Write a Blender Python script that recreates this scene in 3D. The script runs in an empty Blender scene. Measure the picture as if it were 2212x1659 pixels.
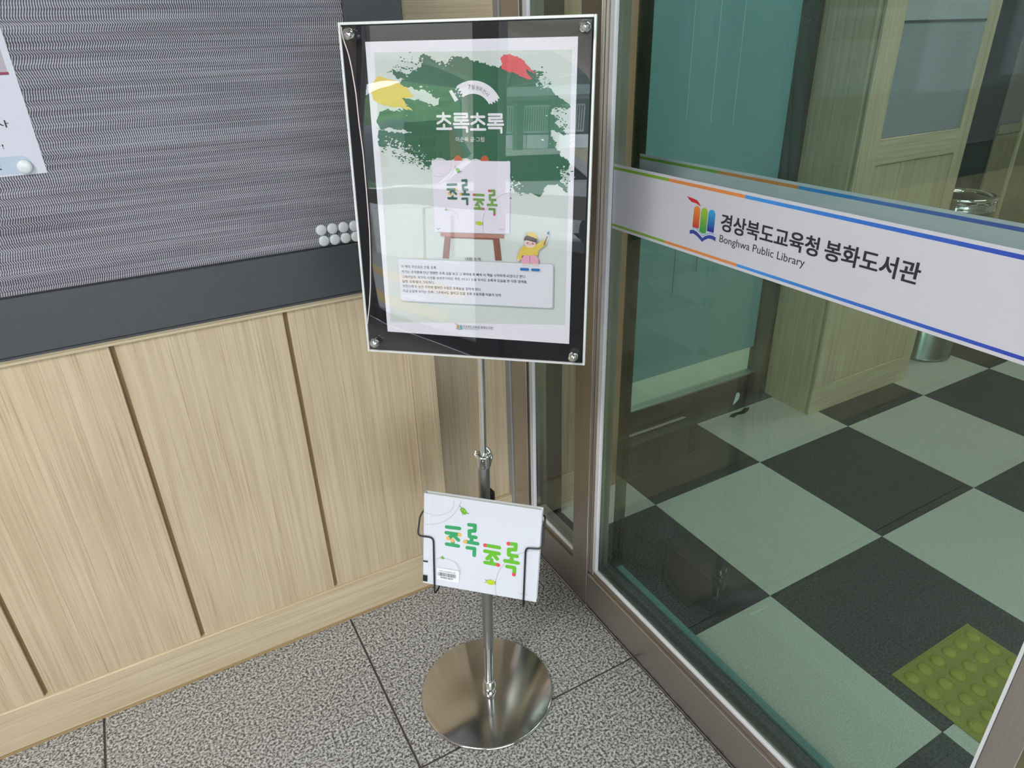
import bpy, math, random
from mathutils import Matrix, Vector
from mathutils.geometry import tessellate_polygon
random.seed(7)
SC = bpy.context.scene
COL = SC.collection
# ------------------------------------------------------------------ camera, world, exposure
cam = bpy.data.cameras.new('camera'); camo = bpy.data.objects.new('camera', cam); COL.objects.link(camo)
cam.sensor_width = 36.0; cam.lens = 36.0*1477.53/2212; cam.clip_start = .02; cam.clip_end = 300
cr, cu, cf = (.8705038, -.49138723, -.02759935), (.24325338, .38082443, .89207654), (.42784451, .78326965, -.45104072)
camo.matrix_world = Matrix(((cr[0], cu[0], -cf[0], 0), (cr[1], cu[1], -cf[1], 0), (cr[2], cu[2], -cf[2], 1.3), (0, 0, 0, 1)))
SC.camera = camo
w = bpy.data.worlds.new('overcast_sky'); SC.world = w; w.use_nodes = True
bg = w.node_tree.nodes['Background']; bg.inputs[0].default_value = (.87, .91, 1.0, 1); bg.inputs[1].default_value = 10.0
vs = SC.view_settings; vs.view_transform = 'Standard'; vs.look = 'None'; vs.gamma = 1; vs.use_curve_mapping = False
vs.exposure = 0.0
SC.cycles.use_denoising = True
SC.cycles.max_bounces = 14; SC.cycles.transparent_max_bounces = 24; SC.cycles.diffuse_bounces = 5
SC.cycles.glossy_bounces = 6; SC.cycles.caustics_reflective = False; SC.cycles.caustics_refractive = False
SC.cycles.sample_clamp_indirect = 6

def area(name, loc, sx, sy, power, color, rot=(0, 0, 0)):
    l = bpy.data.lights.new(name, 'AREA'); l.shape = 'RECTANGLE'; l.size = sx; l.size_y = sy; l.energy = power; l.color = color
    o = bpy.data.objects.new(name, l); o.location = loc; o.rotation_euler = rot; COL.objects.link(o); return o
area('vestibule_lamp_light', (-1.35, -.22, 2.53), 1.15, .5, 56, (1, .97, .93))
area('library_lamp_light', (1.75, .35, 2.53), 1.2, .3, 11, (.98, .98, 1))
area('library_lamp_light', (3.9, .9, 2.53), 1.2, .3, 10, (.98, .98, 1))
area('office_lamp_light', (1.7, 3.0, 2.46), 1.2, .3, 34, (.85, .95, 1))
po = area('outer_door_portal', (-1.3, -.80, 1.1), 4.2, 2.2, 1, (1, 1, 1), (math.radians(90), 0, 0))
po.data.cycles.is_portal = True

# ------------------------------------------------------------------ helpers
def link(name, me, m=None, parent=None, M=None, label=None, kind=None, cat=None, group=None):
    o = bpy.data.objects.new(name, me)
    if m is not None:
        me.materials.clear(); me.materials.append(m)
    COL.objects.link(o)
    M = M or Matrix()
    if parent is not None:
        o.parent = parent
        M = PW(parent).inverted() @ M
    o.matrix_basis = M
    tag(o, label, cat, group, kind)
    return o
def PW(o):
    m = o.matrix_basis.copy()
    while o.parent is not None:
        o = o.parent; m = o.matrix_basis @ m
    return m
def tag(o, label=None, cat=None, group=None, kind=None):
    if label: o['label'] = label
    if cat: o['category'] = cat
    if group: o['group'] = group
    if kind: o['kind'] = kind
    return o
def thing(name, loc, label, cat, group=None, kind=None, M=None):
    o = bpy.data.objects.new(name, None); o.empty_display_size = .05; COL.objects.link(o)
    o.matrix_basis = M if M is not None else Matrix.Translation(loc)
    return tag(o, label, cat, group, kind)
class MB:
    """collects shapes; build() recentres them and links ONE mesh object"""
    def __init__(s): s.v = []; s.f = []; s.sm = []; s.k = 0
    def dz(s): s.k += 1; return (s.k % 12)*1e-5
    def add(s, vs, fs, smooth=False):
        n = len(s.v); s.v += [tuple(p) for p in vs]; s.f += [tuple(i+n for i in f) for f in fs]; s.sm += [smooth]*len(fs); return s
    def box(s, x0, x1, y0, y1, z0, z1, b=0):
        if b <= 0:
            v = [(x, y, z) for x in (x0, x1) for y in (y0, y1) for z in (z0, z1)]
            return s.add(v, [(0, 1, 3, 2), (4, 6, 7, 5), (0, 4, 5, 1), (2, 3, 7, 6), (0, 2, 6, 4), (1, 5, 7, 3)])
        cx, cy, cz = (x0+x1)/2, (y0+y1)/2, (z0+z1)/2; hx, hy, hz = (x1-x0)/2, (y1-y0)/2, (z1-z0)/2
        b = min(b, hx*.9, hy*.9, hz*.9)
        v = []; idx = {}
        for sx in (-1, 1):
            for sy in (-1, 1):
                for sz in (-1, 1):
                    for a, p in (('x', (hx, hy-b, hz-b)), ('y', (hx-b, hy, hz-b)), ('z', (hx-b, hy-b, hz))):
                        idx[(sx, sy, sz, a)] = len(v); v.append((cx+sx*p[0], cy+sy*p[1], cz+sz*p[2]))
        f = []
        for q in (-1, 1):
            def fc(l, flip): f.append(tuple(l[::-1] if flip else l))
            fc([idx[(q, a, c, 'x')] for a, c in ((-1, -1), (1, -1), (1, 1), (-1, 1))], q < 0)
            fc([idx[(a, q, c, 'y')] for a, c in ((-1, -1), (-1, 1), (1, 1), (1, -1))], q < 0)
            fc([idx[(a, c, q, 'z')] for a, c in ((-1, -1), (1, -1), (1, 1), (-1, 1))], q < 0)
        for p in (-1, 1):
            for q in (-1, 1):
                f.append((idx[(p, q, -1, 'x')], idx[(p, q, -1, 'y')], idx[(p, q, 1, 'y')], idx[(p, q, 1, 'x')]))
                f.append((idx[(p, -1, q, 'x')], idx[(p, -1, q, 'z')], idx[(p, 1, q, 'z')], idx[(p, 1, q, 'x')]))
                f.append((idx[(-1, p, q, 'y')], idx[(-1, p, q, 'z')], idx[(1, p, q, 'z')], idx[(1, p, q, 'y')]))
                for r in (-1, 1): f.append((idx[(p, q, r, 'x')], idx[(p, q, r, 'y')], idx[(p, q, r, 'z')]))
        return s.add(v, f)
    def lathe(s, prof, n=48, c=(0, 0), smooth=True, M=None, closed=False):
        v = []
        for r, z in prof:
            for k in range(n):
                a = 2*math.pi*k/n; p = Vector((c[0]+r*math.cos(a), c[1]+r*math.sin(a), z))
                v.append(M @ p if M else p)
        f = []
        for i in range(len(prof)-1):
            for k in range(n):
                f.append((i*n+k, i*n+(k+1) % n, (i+1)*n+(k+1) % n, (i+1)*n+k))
        s.add(v, f, smooth)
        if not closed:
            s.add([v[k] for k in range(n)][::-1], [tuple(range(n))]); s.add([v[(len(prof)-1)*n+k] for k in range(n)], [tuple(range(n))])
        return s
    def tube(s, pts, r, n=12, cap=True):
        pts = [Vector(p) for p in pts]; v = []; up = None
        for i, p in enumerate(pts):
            d = (pts[min(i+1, len(pts)-1)]-pts[max(i-1, 0)]).normalized()
            if up is None: up = d.orthogonal().normalized()
            else: up = (up-d*up.dot(d)).normalized()
            sd = d.cross(up)
            for k in range(n):
                a = 2*math.pi*k/n; v.append(p+up*(r*math.cos(a))+sd*(r*math.sin(a)))
        f = [(i*n+k, i*n+(k+1) % n, (i+1)*n+(k+1) % n, (i+1)*n+k) for i in range(len(pts)-1) for k in range(n)]
        s.add(v, f, True)
        if cap: s.add(v[:n][::-1], [tuple(range(n))]); s.add(v[-n:], [tuple(range(n))])
        return s
    def poly(s, pts, z):
        z += s.dz(); pts = [Vector((p[0], p[1], z)) for p in pts]
        for t in tessellate_polygon([pts]):
            a, b, c = [pts[i] for i in t]
            if (b-a).cross(c-a).z < 0: b, c = c, b
            s.add([a, b, c], [(0, 1, 2)])
        return s
    def prism(s, pts, z0, z1):
        n = len(pts); s.poly(pts, z1)
        area2 = sum(pts[i][0]*pts[(i+1) % n][1]-pts[(i+1) % n][0]*pts[i][1] for i in range(n))
        if area2 < 0: pts = pts[::-1]
        v = [(p[0], p[1], z0) for p in pts]+[(p[0], p[1], z1) for p in pts]
        return s.add(v, [(i, (i+1) % n, n+(i+1) % n, n+i) for i in range(n)]+[tuple(range(n))[::-1]])
    def disc(s, c, r, z, n=20, ry=None):
        ry = ry or r; z += s.dz()
        return s.add([(c[0]+r*math.cos(2*math.pi*k/n), c[1]+ry*math.sin(2*math.pi*k/n), z) for k in range(n)], [tuple(range(n))])
    def stroke(s, pts, wd, z, caps=True):
        for (a, b) in zip(pts[:-1], pts[1:]):
            z0 = z; z = z+s.dz(); dx, dy = b[0]-a[0], b[1]-a[1]; L = math.hypot(dx, dy) or 1; nx, ny = -dy/L*wd/2, dx/L*wd/2
            s.add([(a[0]-nx, a[1]-ny, z), (b[0]-nx, b[1]-ny, z), (b[0]+nx, b[1]+ny, z), (a[0]+nx, a[1]+ny, z)], [(0, 1, 2, 3)]); z = z0
        if caps:
            for p in pts: s.disc(p, wd/2, z, 14)
        return s
    def quad(s, a, b, c, d): return s.add([a, b, c, d], [(0, 1, 2, 3)])
    def build(s, name, m, parent=None, M=None, **k):
        M = M or Matrix()
        lo = [min(p[i] for p in s.v) for i in range(3)]; hi = [max(p[i] for p in s.v) for i in range(3)]
        c = Vector([(a+b)/2 for a, b in zip(lo, hi)])
        me = bpy.data.meshes.new(name); me.from_pydata([Vector(p)-c for p in s.v], [], s.f)
        if any(s.sm): me.polygons.foreach_set('use_smooth', s.sm)
        me.update()
        return link(name, me, m, parent, M @ Matrix.Translation(c), **k)
def B(name, m, parent, x0, x1, y0, y1, z0, z1, b=0, M=None, **k):
    return MB().box(x0, x1, y0, y1, z0, z1, b).build(name, m, parent, M, **k)
def rnd(pts, r, n=5):
    """round the corners of a 3D polyline"""
    out = [Vector(pts[0])]
    for i in range(1, len(pts)-1):
        a, b, c = Vector(pts[i-1]), Vector(pts[i]), Vector(pts[i+1])
        d1 = min(r, (a-b).length*.45); d2 = min(r, (c-b).length*.45)
        p, q = b+(a-b).normalized()*d1, b+(c-b).normalized()*d2
        for k in range(n+1):
            t = k/n; out.append(p*(1-t)**2+b*2*t*(1-t)+q*t*t)
    out.append(Vector(pts[-1])); return out

def rrect(x0, x1, y0, y1, r, n=5):
    out = []
    for cx, cy, a in ((x1-r, y1-r, 0), (x0+r, y1-r, 90), (x0+r, y0+r, 180), (x1-r, y0+r, 270)):
        for k in range(n+1): t = math.radians(a+90*k/n); out.append((cx+r*math.cos(t), cy+r*math.sin(t)))
    return out
# text -> flat polygons, fitted into a box of the local plane
_tc = {}
def glyphs(body, bold=0.0, space=1.0, res=3):
    key = (body, bold, space)
    if key in _tc: return _tc[key]
    c = bpy.data.curves.new('lettering', 'FONT'); c.body = body; c.size = 1; c.space_character = space
    c.resolution_u = res; c.fill_mode = 'FRONT'
    o = bpy.data.objects.new('lettering', c); COL.objects.link(o)
    dg = bpy.context.evaluated_depsgraph_get(); me = o.evaluated_get(dg).to_mesh()
    v = [tuple(p.co) for p in me.vertices]; f = [tuple(p.vertices) for p in me.polygons]
    o.evaluated_get(dg).to_mesh_clear(); bpy.data.objects.remove(o); bpy.data.curves.remove(c)
    _tc[key] = (v, f); return v, f
def text(mb, body, x0, y0, wd, ht, z, bold=0.0, ang=0.0, shear=0.0, space=1.0):
    """lettering whose ink box has its lower left at x0,y0 and size wd x ht, turned by ang about that corner"""
    v, f = glyphs(body)
    if not v: return mb
    ax, bx = min(p[0] for p in v), max(p[0] for p in v); ay, by = min(p[1] for p in v), max(p[1] for p in v)
    sx = wd/(bx-ax) if wd else ht/(by-ay); sy = ht/(by-ay) if ht else sx
    ca, sa = math.cos(ang), math.sin(ang); out = []
    for p in v:
        x = (p[0]-ax)*sx; y = (p[1]-ay)*sy; x += shear*y
        out.append((x0+x*ca-y*sa, y0+x*sa+y*ca, z))
    if bold <= 0: return mb.add(out, f)
    d = bold*abs(sy)
    for q, (i, j) in enumerate(((1, .7), (-1, .7), (1, -.7), (-1, -.7)) if bold > .012 else ((1, .5), (-1, -.5))):
        mb.add([(p[0]+i*d, p[1]+j*d, p[2]+q*1.1e-5) for p in out], f)
    return mb

BT = ['이 책의 주인공은 온통 초록.', '작가는 초여름에 만난 땡땡한 초록 감을 보고 그 매력에 푹 빠져 이 책을 시작하게 되었다고 한다.', '그래서일까, 작가의 시선을 보여주기라도 하듯 어디다 눈을 두어도 초록색 모습을 한 각종 열매들,', "일명 '초록'들이 가득하다.", '자연스레 두 눈은 주위에 펼쳐진 수많은 초록들을 향하게 된다.', '지금 눈앞에 보이는 초록! 그곳에서도 열리고 있을 초록 운동회를 떠올려 보자.']
for body in BT+['경상북도교육청', '봉화도서관', 'Bonghwa Public Library', '이순옥 글·그림', '나인책', '나인책그림', '내용 소개', '경상북도교육청 봉화도서관', '경상북도교육청봉화도서관', 'EM000128527',
             '어린이 및 학부모 등', '도서관 문화 행사', '선착순 접수', '많은 참여 바랍니다!', '673-0962', '이용 안내 및 열람 시간 공지', '봉화도서관 운영 시간 안내', '실내온도 유지를 위해', '출입문을', '꼭 닫아주세요!']+list('7월원화전시이순옥그림책'):
    glyphs(body)   # evaluated while the scene is still small
# ------------------------------------------------------------------ materials
class MT:
    def __init__(s, name):
        s.m = bpy.data.materials.new(name); s.m.use_nodes = True; s.t = s.m.node_tree; s.t.nodes.clear()
        s.out = s.n('ShaderNodeOutputMaterial')
    def n(s, k, **p):
        x = s.t.nodes.new(k)
        for a, b in p.items(): setattr(x, a, b)
        return x
    def l(s, a, b): s.t.links.new(a, b)
    def math(s, op, a, b=None, c=None):
        x = s.n('ShaderNodeMath', operation=op)
        for i, q in enumerate((a, b, c)):
            if q is None: continue
            if isinstance(q, (int, float)): x.inputs[i].default_value = q
            else: s.l(q, x.inputs[i])
        return x.outputs[0]
    def pos(s, sc=(1, 1, 1), kind='Position'):
        if kind == 'Position': g = s.n('ShaderNodeNewGeometry').outputs['Position']
        else: g = s.n('ShaderNodeTexCoord').outputs[kind]
        mp = s.n('ShaderNodeMapping'); mp.inputs['Scale'].default_value = sc; s.l(g, mp.inputs[0]); return mp.outputs[0]
    def noise(s, vec, scale, detail=2, rough=.5, dist=0):
        x = s.n('ShaderNodeTexNoise'); x.inputs['Scale'].default_value = scale; x.inputs['Detail'].default_value = detail
        x.inputs['Roughness'].default_value = rough; x.inputs['Distortion'].default_value = dist; s.l(vec, x.inputs['Vector']); return x.outputs['Fac']
    def ramp(s, fac, stops, interp='LINEAR'):
        x = s.n('ShaderNodeValToRGB'); x.color_ramp.interpolation = interp; e = x.color_ramp.elements
        while len(e) < len(stops): e.new(.5)
        for i, (p, c) in enumerate(stops): e[i].position = p; e[i].color = (*c, 1)
        s.l(fac, x.inputs[0]); return x.outputs[0]
    def mix(s, fac, a, b, mode='MIX'):
        x = s.n('ShaderNodeMix', data_type='RGBA', blend_type=mode)
        for q, i in ((fac, 0), (a, 6), (b, 7)):
            if isinstance(q, (int, float)): x.inputs[i].default_value = q
            elif isinstance(q, tuple): x.inputs[i].default_value = (*q, 1)
            else: s.l(q, x.inputs[i])
        return x.outputs[2]
    def bsdf(s, col, rough=.5, metal=0, spec=.5, bump=None, bstr=.2, bdist=.001, **k):
        b = s.n('ShaderNodeBsdfPrincipled')
        if isinstance(col, tuple): b.inputs['Base Color'].default_value = (*col, 1)
        else: s.l(col, b.inputs['Base Color'])
        if isinstance(rough, (int, float)): b.inputs['Roughness'].default_value = rough
        else: s.l(rough, b.inputs['Roughness'])
        b.inputs['Metallic'].default_value = metal; b.inputs['Specular IOR Level'].default_value = spec
        for a, v in k.items(): b.inputs[a.replace('_', ' ')].default_value = v
        if bump is not None:
            q = s.n('ShaderNodeBump'); q.inputs['Strength'].default_value = bstr; q.inputs['Distance'].default_value = bdist
            s.l(bump, q.inputs['Height']); s.l(q.outputs[0], b.inputs['Normal'])
        s.l(b.outputs[0], s.out.inputs[0]); return s.m
def plain(name, col, rough=.5, metal=0, spec=.5, var=.06, **k):
    t = MT(name); nz = t.noise(t.pos((1, 1, 1)), 60, 2)
    c = t.mix(nz, tuple(x*(1-var) for x in col), tuple(min(1, x*(1+var)) for x in col))
    return t.bsdf(c, rough, metal, spec, **k)
def wood(name, axis, lo, hi, dark):
    t = MT(name); a = [110., 110., 110.]; a[axis] = 2.2; b = [420., 420., 420.]; b[axis] = 5
    n1 = t.noise(t.pos(tuple(a)), 1, 3, .55, .3); n2 = t.noise(t.pos(tuple(b)), 1, 2, .6)
    w_ = [9., 9., 9.]; w_[axis] = .9; n3 = t.noise(t.pos(tuple(w_)), 1, 2)
    c = t.ramp(n1, [(.3, lo), (.62, hi)])
    c = t.mix(t.ramp(n2, [(.52, (0, 0, 0)), (.72, (.7, .7, .7))]), c, dark)
    c = t.mix(t.math('MULTIPLY', n3, .35), c, tuple(x*.86 for x in lo))
    return t.bsdf(c, .48, 0, .35, bump=n2, bstr=.25, bdist=.0006)
W_V = wood('ash_wood_vertical', 2, (.52, .41, .27), (.66, .545, .38), (.36, .265, .155))
W_H = wood('ash_wood_horizontal', 0, (.55, .44, .29), (.70, .585, .41), (.38, .28, .175))
W_Y = wood('ash_wood_depth', 1, (.54, .43, .27), (.68, .565, .38), (.38, .28, .165))
W_E = wood('raw_wood_edge', 0, (.40, .27, .12), (.48, .34, .17), (.28, .18, .08))
M_GROOVE = plain('brown_groove', (.27, .175, .09), .8)
def granite():
    t = MT('speckled_granite'); p = t.pos()
    a = t.noise(p, 190, 3, .7); b = t.noise(t.pos((1, 1, 1.3)), 330, 2, .6); c3 = t.noise(p, 3.2, 2)
    c = t.ramp(a, [(.40, (.018, .018, .02)), (.445, (.085, .083, .088)), (.485, (.305, .308, .318)), (.55, (.54, .552, .565)), (.66, (.77, .785, .80))])
    c = t.mix(t.ramp(b, [(.60, (0, 0, 0)), (.66, (.8, .8, .8))]), c, (.27, .235, .215))
    c = t.mix(t.math('MULTIPLY', c3, .3), c, (.40, .39, .37))
    return t.bsdf(c, .42, 0, .4, bump=a, bstr=.12, bdist=.0006)
GRAN = granite()
M_JOINT = plain('dark_mortar', (.085, .075, .068), .9)
def vinyl(name, lo, hi):
    t = MT(name); a = t.noise(t.pos(), 380, 3, .8); b = t.noise(t.pos(), 5, 2)
    c = t.mix(t.ramp(a, [(.40, (0, 0, 0)), (.60, (1, 1, 1))]), tuple(x*.88 for x in lo), hi)
    c = t.mix(t.math('MULTIPLY', b, .3), c, tuple(x*.8 for x in lo))
    return t.bsdf(c, .42, 0, .22, bump=a, bstr=.05, bdist=.0003)
V_L = vinyl('pale_vinyl_tile', (.54, .52, .46), (.68, .66, .60)); V_D = vinyl('charcoal_vinyl_tile', (.030, .030, .030), (.062, .060, .058))
def metal(name, col, rough, axis=None, amp=.12, **k):
    t = MT(name)
    if axis is None: return t.bsdf(col, rough, 1, .5, **k)
    s = [900., 900., 900.]; s[axis] = 9; n = t.noise(t.pos(tuple(s)), 1, 2)
    c = t.mix(n, tuple(x*(1-amp) for x in col), tuple(min(1, x*(1+amp)) for x in col))
    r = t.math('ADD', t.math('MULTIPLY', n, .1), rough-.05)
    return t.bsdf(c, r, 1, .5, bump=n, bstr=.06, bdist=.0003, **k)
S_V = metal('brushed_steel_vertical', (.54, .50, .46), .32, 2); S_Y = metal('brushed_steel_along_glass', (.54, .50, .46), .32, 1); S_X = metal('brushed_steel_across', (.44, .41, .37), .32, 0)
CHROME = metal('polished_chrome', (.78, .78, .78), .06)
SATIN = metal('satin_tube', (.40, .40, .41), .33, 2, .1)
def disc_mat():
    t = MT('spun_steel_disc'); n2 = t.noise(t.pos(), 7, 2); co = t.n('ShaderNodeTexCoord').outputs['Object']
    ln = t.n('ShaderNodeVectorMath', operation='LENGTH'); t.l(co, ln.inputs[0]); cx = t.n('ShaderNodeCombineXYZ'); t.l(ln.outputs['Value'], cx.inputs[0]); n = t.noise(cx.outputs[0], 1500, 2)
    m = t.bsdf(t.mix(n, (.50, .485, .47), (.66, .645, .63)), t.math('ADD', t.math('MULTIPLY', n2, .05), .10), 1, .5, Anisotropic=.6, Anisotropic_Rotation=.25)
    tg = t.n('ShaderNodeTangent', direction_type='RADIAL', axis='Z'); b = [x for x in t.t.nodes if x.type == 'BSDF_PRINCIPLED'][0]; t.l(tg.outputs[0], b.inputs['Tangent']); return m
DISC = disc_mat()
SILVER = plain('silver_edge', (.80, .82, .83), .30, .35)
GASK = plain('white_silicone_gasket', (.70, .71, .76), .35)
CAULK = plain('grey_caulk', (.30, .30, .30), .6)
BLACK = plain('black_backing_panel', (.010, .010, .014), .45, spec=.2)
BLK = plain('black_wire_coating', (.014, .013, .015), .32)
DARKG = plain('charcoal_powder_coat', (.056, .060, .068), .45, var=.12)
def felt():
    t = MT('grey_woven_fabric')
    p = t.pos(kind='Position'); rows = t.noise(t.pos((4, 4, 120)), 1, 2, .6); wob = t.noise(t.pos((3, 3, 62)), 1, 1)
    sx = t.n('ShaderNodeSeparateXYZ'); t.l(p, sx.inputs[0])
    ph = t.math('ADD', t.math('MULTIPLY', sx.outputs[0], 1850), t.math('MULTIPLY', wob, 34))
    rowi = t.math('FLOOR', t.math('MULTIPLY', sx.outputs[2], 190))
    ph = t.math('ADD', ph, t.math('MULTIPLY', t.math('SINE', t.math('MULTIPLY', rowi, 12.9898)), .7))
    thr = t.math('MULTIPLY', t.math('ADD', t.math('SINE', ph), 1), .5)
    rz = t.math('MULTIPLY', t.math('ADD', t.math('SINE', t.math('MULTIPLY', sx.outputs[2], 1194)), 1), .5)
    f = t.math('ADD', t.math('MULTIPLY', thr, .62), t.math('ADD', t.math('MULTIPLY', rows, .42), t.math('MULTIPLY', rz, .10)))
    c = t.ramp(f, [(.25, (.052, .050, .062)), (.6, (.195, .190, .218)), (.95, (.50, .49, .545))])
    return t.bsdf(c, .9, 0, .2, bump=thr, bstr=.3, bdist=.0008)
FELT = felt()
def glass(name, tint, f0=.04, rough=0.0):
    t = MT(name); g = t.n('ShaderNodeNewGeometry'); d = t.n('ShaderNodeVectorMath', operation='DOT_PRODUCT')
    t.l(g.outputs['Incoming'], d.inputs[0]); t.l(g.outputs['Normal'], d.inputs[1])
    c = t.math('ABSOLUTE', d.outputs['Value']); e = t.math('POWER', t.math('SUBTRACT', 1, c), 5)
    fac = t.math('ADD', t.math('MULTIPLY', e, 1-f0), f0)
    tr = t.n('ShaderNodeBsdfTransparent'); tr.inputs[0].default_value = (*tint, 1)
    gl = t.n('ShaderNodeBsdfGlossy'); gl.inputs['Roughness'].default_value = rough; gl.inputs['Color'].default_value = (1, 1, 1, 1)
    mx = t.n('ShaderNodeMixShader'); t.l(fac, mx.inputs[0]); t.l(tr.outputs[0], mx.inputs[1]); t.l(gl.outputs[0], mx.inputs[2])
    t.l(mx.outputs[0], t.out.inputs[0]); return t.m
G_CLEAR = glass('clear_acrylic', (.985, .985, .985), .045); G_GREEN = glass('green_tinted_glass', (.87, .940, .918), .030); G_OUT = glass('outer_clear_glass', (.96, .98, .97))
G_LEAF = glass('green_door_glass', (.86, .935, .905), .018)
def frosted():
    t = MT('frosted_film'); a = t.n('ShaderNodeBsdfDiffuse'); a.inputs[0].default_value = (.42, .55, .60, 1)
    b = t.n('ShaderNodeBsdfTranslucent'); b.inputs[0].default_value = (.52, .68, .78, 1)
    m1 = t.n('ShaderNodeMixShader'); m1.inputs[0].default_value = .55; t.l(a.outputs[0], m1.inputs[1]); t.l(b.outputs[0], m1.inputs[2])
    c = t.n('ShaderNodeBsdfTransparent'); m2 = t.n('ShaderNodeMixShader'); m2.inputs[0].default_value = .08
    t.l(m1.outputs[0], m2.inputs[1]); t.l(c.outputs[0], m2.inputs[2]); t.l(m2.outputs[0], t.out.inputs[0]); return t.m
FROST = frosted()
TEAL = plain('teal_glass_edge', (.16, .34, .34), .25)
NOTE = plain('white_notice_paper', (.56, .57, .66), .6, var=.015)
PAPER = plain('white_poster_paper', (.78, .77, .86), .55, var=.015)
def ink(name, col, rough=.6): return plain(name, col, rough, spec=.3, var=.02)
I_BG = ink('pale_sage_print', (.60, .655, .645)); I_GREEN = ink('deep_green_print', (.030, .125, .070)); I_WHITE = ink('white_print', (.78, .77, .84))
I_YEL = ink('yellow_print', (.72, .54, .10)); I_RED = ink('red_print', (.70, .09, .115)); I_TXT = ink('dark_text_ink', (.035, .03, .045))
I_G1 = ink('dark_green_stroke', (.035, .14, .095)); I_G2 = ink('olive_green_stroke', (.17, .33, .09)); I_OR = ink('orange_tip', (.78, .50, .10)); I_PK = ink('pink_tip', (.66, .09, .16))
I_BR = ink('brown_easel_print', (.25, .10, .07)); I_BR2 = ink('light_brown_print', (.45, .22, .18)); I_KNOB = ink('rust_knob_print', (.50, .12, .05))
I_SKIN = ink('skin_print', (.80, .62, .58)); I_HAIR = ink('dark_hair_print', (.06, .03, .02)); I_PANT = ink('pink_trouser_print', (.74, .38, .52)); I_BLUE = ink('blue_print', (.02, .17, .48)); I_PANEL = ink('lavender_panel_print', (.72, .73, .82)); I_SH = ink('sage_shadow_print', (.40, .50, .50))
I_LINE = ink('thin_grey_line', (.34, .34, .36)); I_LILAC = ink('lilac_cover_print', (.74, .71, .83))
BOOKW = plain('glossy_white_book_cover', (.70, .73, .82), .22, var=.01); PAGES = plain('cream_page_edges', (.66, .66, .58), .7); B_G1 = ink('emerald_stroke', (.05, .37, .15), .25); B_G2 = ink('leaf_green_stroke', (.145, .50, .04), .25); B_OR = ink('peach_tip', (.85, .46, .12), .25); B_PK = ink('rose_tip', (.76, .09, .15), .25)
BEAN = ink('bean_green', (.15, .45, .03), .3); BEANY = ink('bean_yellow', (.52, .62, .02), .3); BEANHI = ink('bean_highlight', (.45, .72, .12), .3)
VINYLW = plain('white_vinyl_sticker', (.62, .63, .72), .35, var=.015)
CEIL = plain('white_ceiling', (.75, .74, .71), .8); WALLP = plain('beige_plaster', (.55, .50, .42), .8)
def emis(name, col, st):
    t = MT(name); e = t.n('ShaderNodeEmission'); e.inputs[0].default_value = (*col, 1); e.inputs[1].default_value = st; t.l(e.outputs[0], t.out.inputs[0]); return t.m
LAMP = emis('lamp_diffuser', (1, .95, .85), 5.0)

# ------------------------------------------------------------------ setting: floors
fl = thing('floor', (-1.3, .3, 0), 'speckled grey granite tile floor of the entrance porch', None, kind='structure')
B('mortar_bed', M_JOINT, fl, -3.45, .776, -.75, 1.50, -.05, -.0035)
PX, PY, GW = .5545, .5545, .0045
for i in range(-6, 2):
    for j in range(-3, 2):
        x0, x1 = .2405+(i-1)*PX+.5545*0, .2405+i*PX; y0, y1 = .872+(j-1)*PY, .872+j*PY
        x0, x1, y0, y1 = max(x0, -3.45), min(x1, .775), max(y0, -.75), min(y1, 1.45)
        if x1-x0 < .02 or y1-y0 < .02: continue
        B('granite_tile', GRAN, fl, x0+GW/2, x1-GW/2, y0+GW/2, y1-GW/2, -.02, 0, .0012)
fi = thing('floor', (2.6, 0, 0), 'checkerboard vinyl tile floor seen through the green glass', None, kind='structure')
B('screed', M_JOINT, fi, .79, 5.2, -2.35, 1.70, -.05, -.004)
TS = .451
for i in range(-2, 8):
    for j in range(-1, 8):
        x0, x1 = 1.652+i*TS, 1.652+(i+1)*TS; y1, y0 = 1.297-j*TS, 1.297-(j+1)*TS
        x0, x1, y0, y1 = max(x0, .93), min(x1, 5.2), max(y0, -2.3), min(y1, 1.655)
        if x1-x0 < .02 or y1-y0 < .02: continue
        B('vinyl_tile', V_L if (i+j) % 2 else V_D, fi, x0+.0006, x1-.0006, y0+.0006, y1-.0006, -.004, 0)
fo = B('floor', plain('marble_office_floor', (.62, .60, .52), .3, var=.12), None, 1.0, 3.0, 1.72, 4.2, -.05, 0, label='pale stone floor behind the frosted door', kind='structure')

# ------------------------------------------------------------------ left wall with wainscot
wl = thing('wall_left', (-1.4, 1.34, 0), 'ash wood wainscot wall below the notice board', None, kind='structure')
B('backing', M_GROOVE, wl, -3.45, .520, 1.342, 1.40, 0, 2.6)
xg = [-3.45]+[-.388-.3045*k for k in range(9, 0, -1)]+[-.388, -.084, .2215]
for a, b in zip(xg, xg[1:]+[.463]):
    l, r = (a+.0042 if a > -3.4 else a), (b-.0042 if b < .46 else b-.001)
    B('wood_panel', W_V, wl, l, r, 1.332, 1.345, .116, .832, .0012)
B('base_trim', W_H, wl, -3.45, .527, 1.326, 1.345, .010, .1165, .002)
B('base_trim_edge', W_E, wl, -3.45, .527, 1.329, 1.345, .0, .0095)
B('top_trim', W_H, wl, -3.45, .464, 1.326, 1.345, .8315, .8385, .001)
B('top_trim', W_H, wl, -3.45, .464, 1.323, 1.345, .8387, .8432, .001)
B('stile', W_V, wl, .4645, .527, 1.329, 1.452, .117, 2.6, .0015)
B('stile_bead', wood('pale_bead', 2, (.62, .50, .34), (.72, .60, .43), (.5, .4, .28)), wl, .4615, .4655, 1.3275, 1.345, .117, .842)
B('upper_panel', W_V, wl, -3.45, .463, 1.335, 1.345, 1.96, 2.6)
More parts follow.
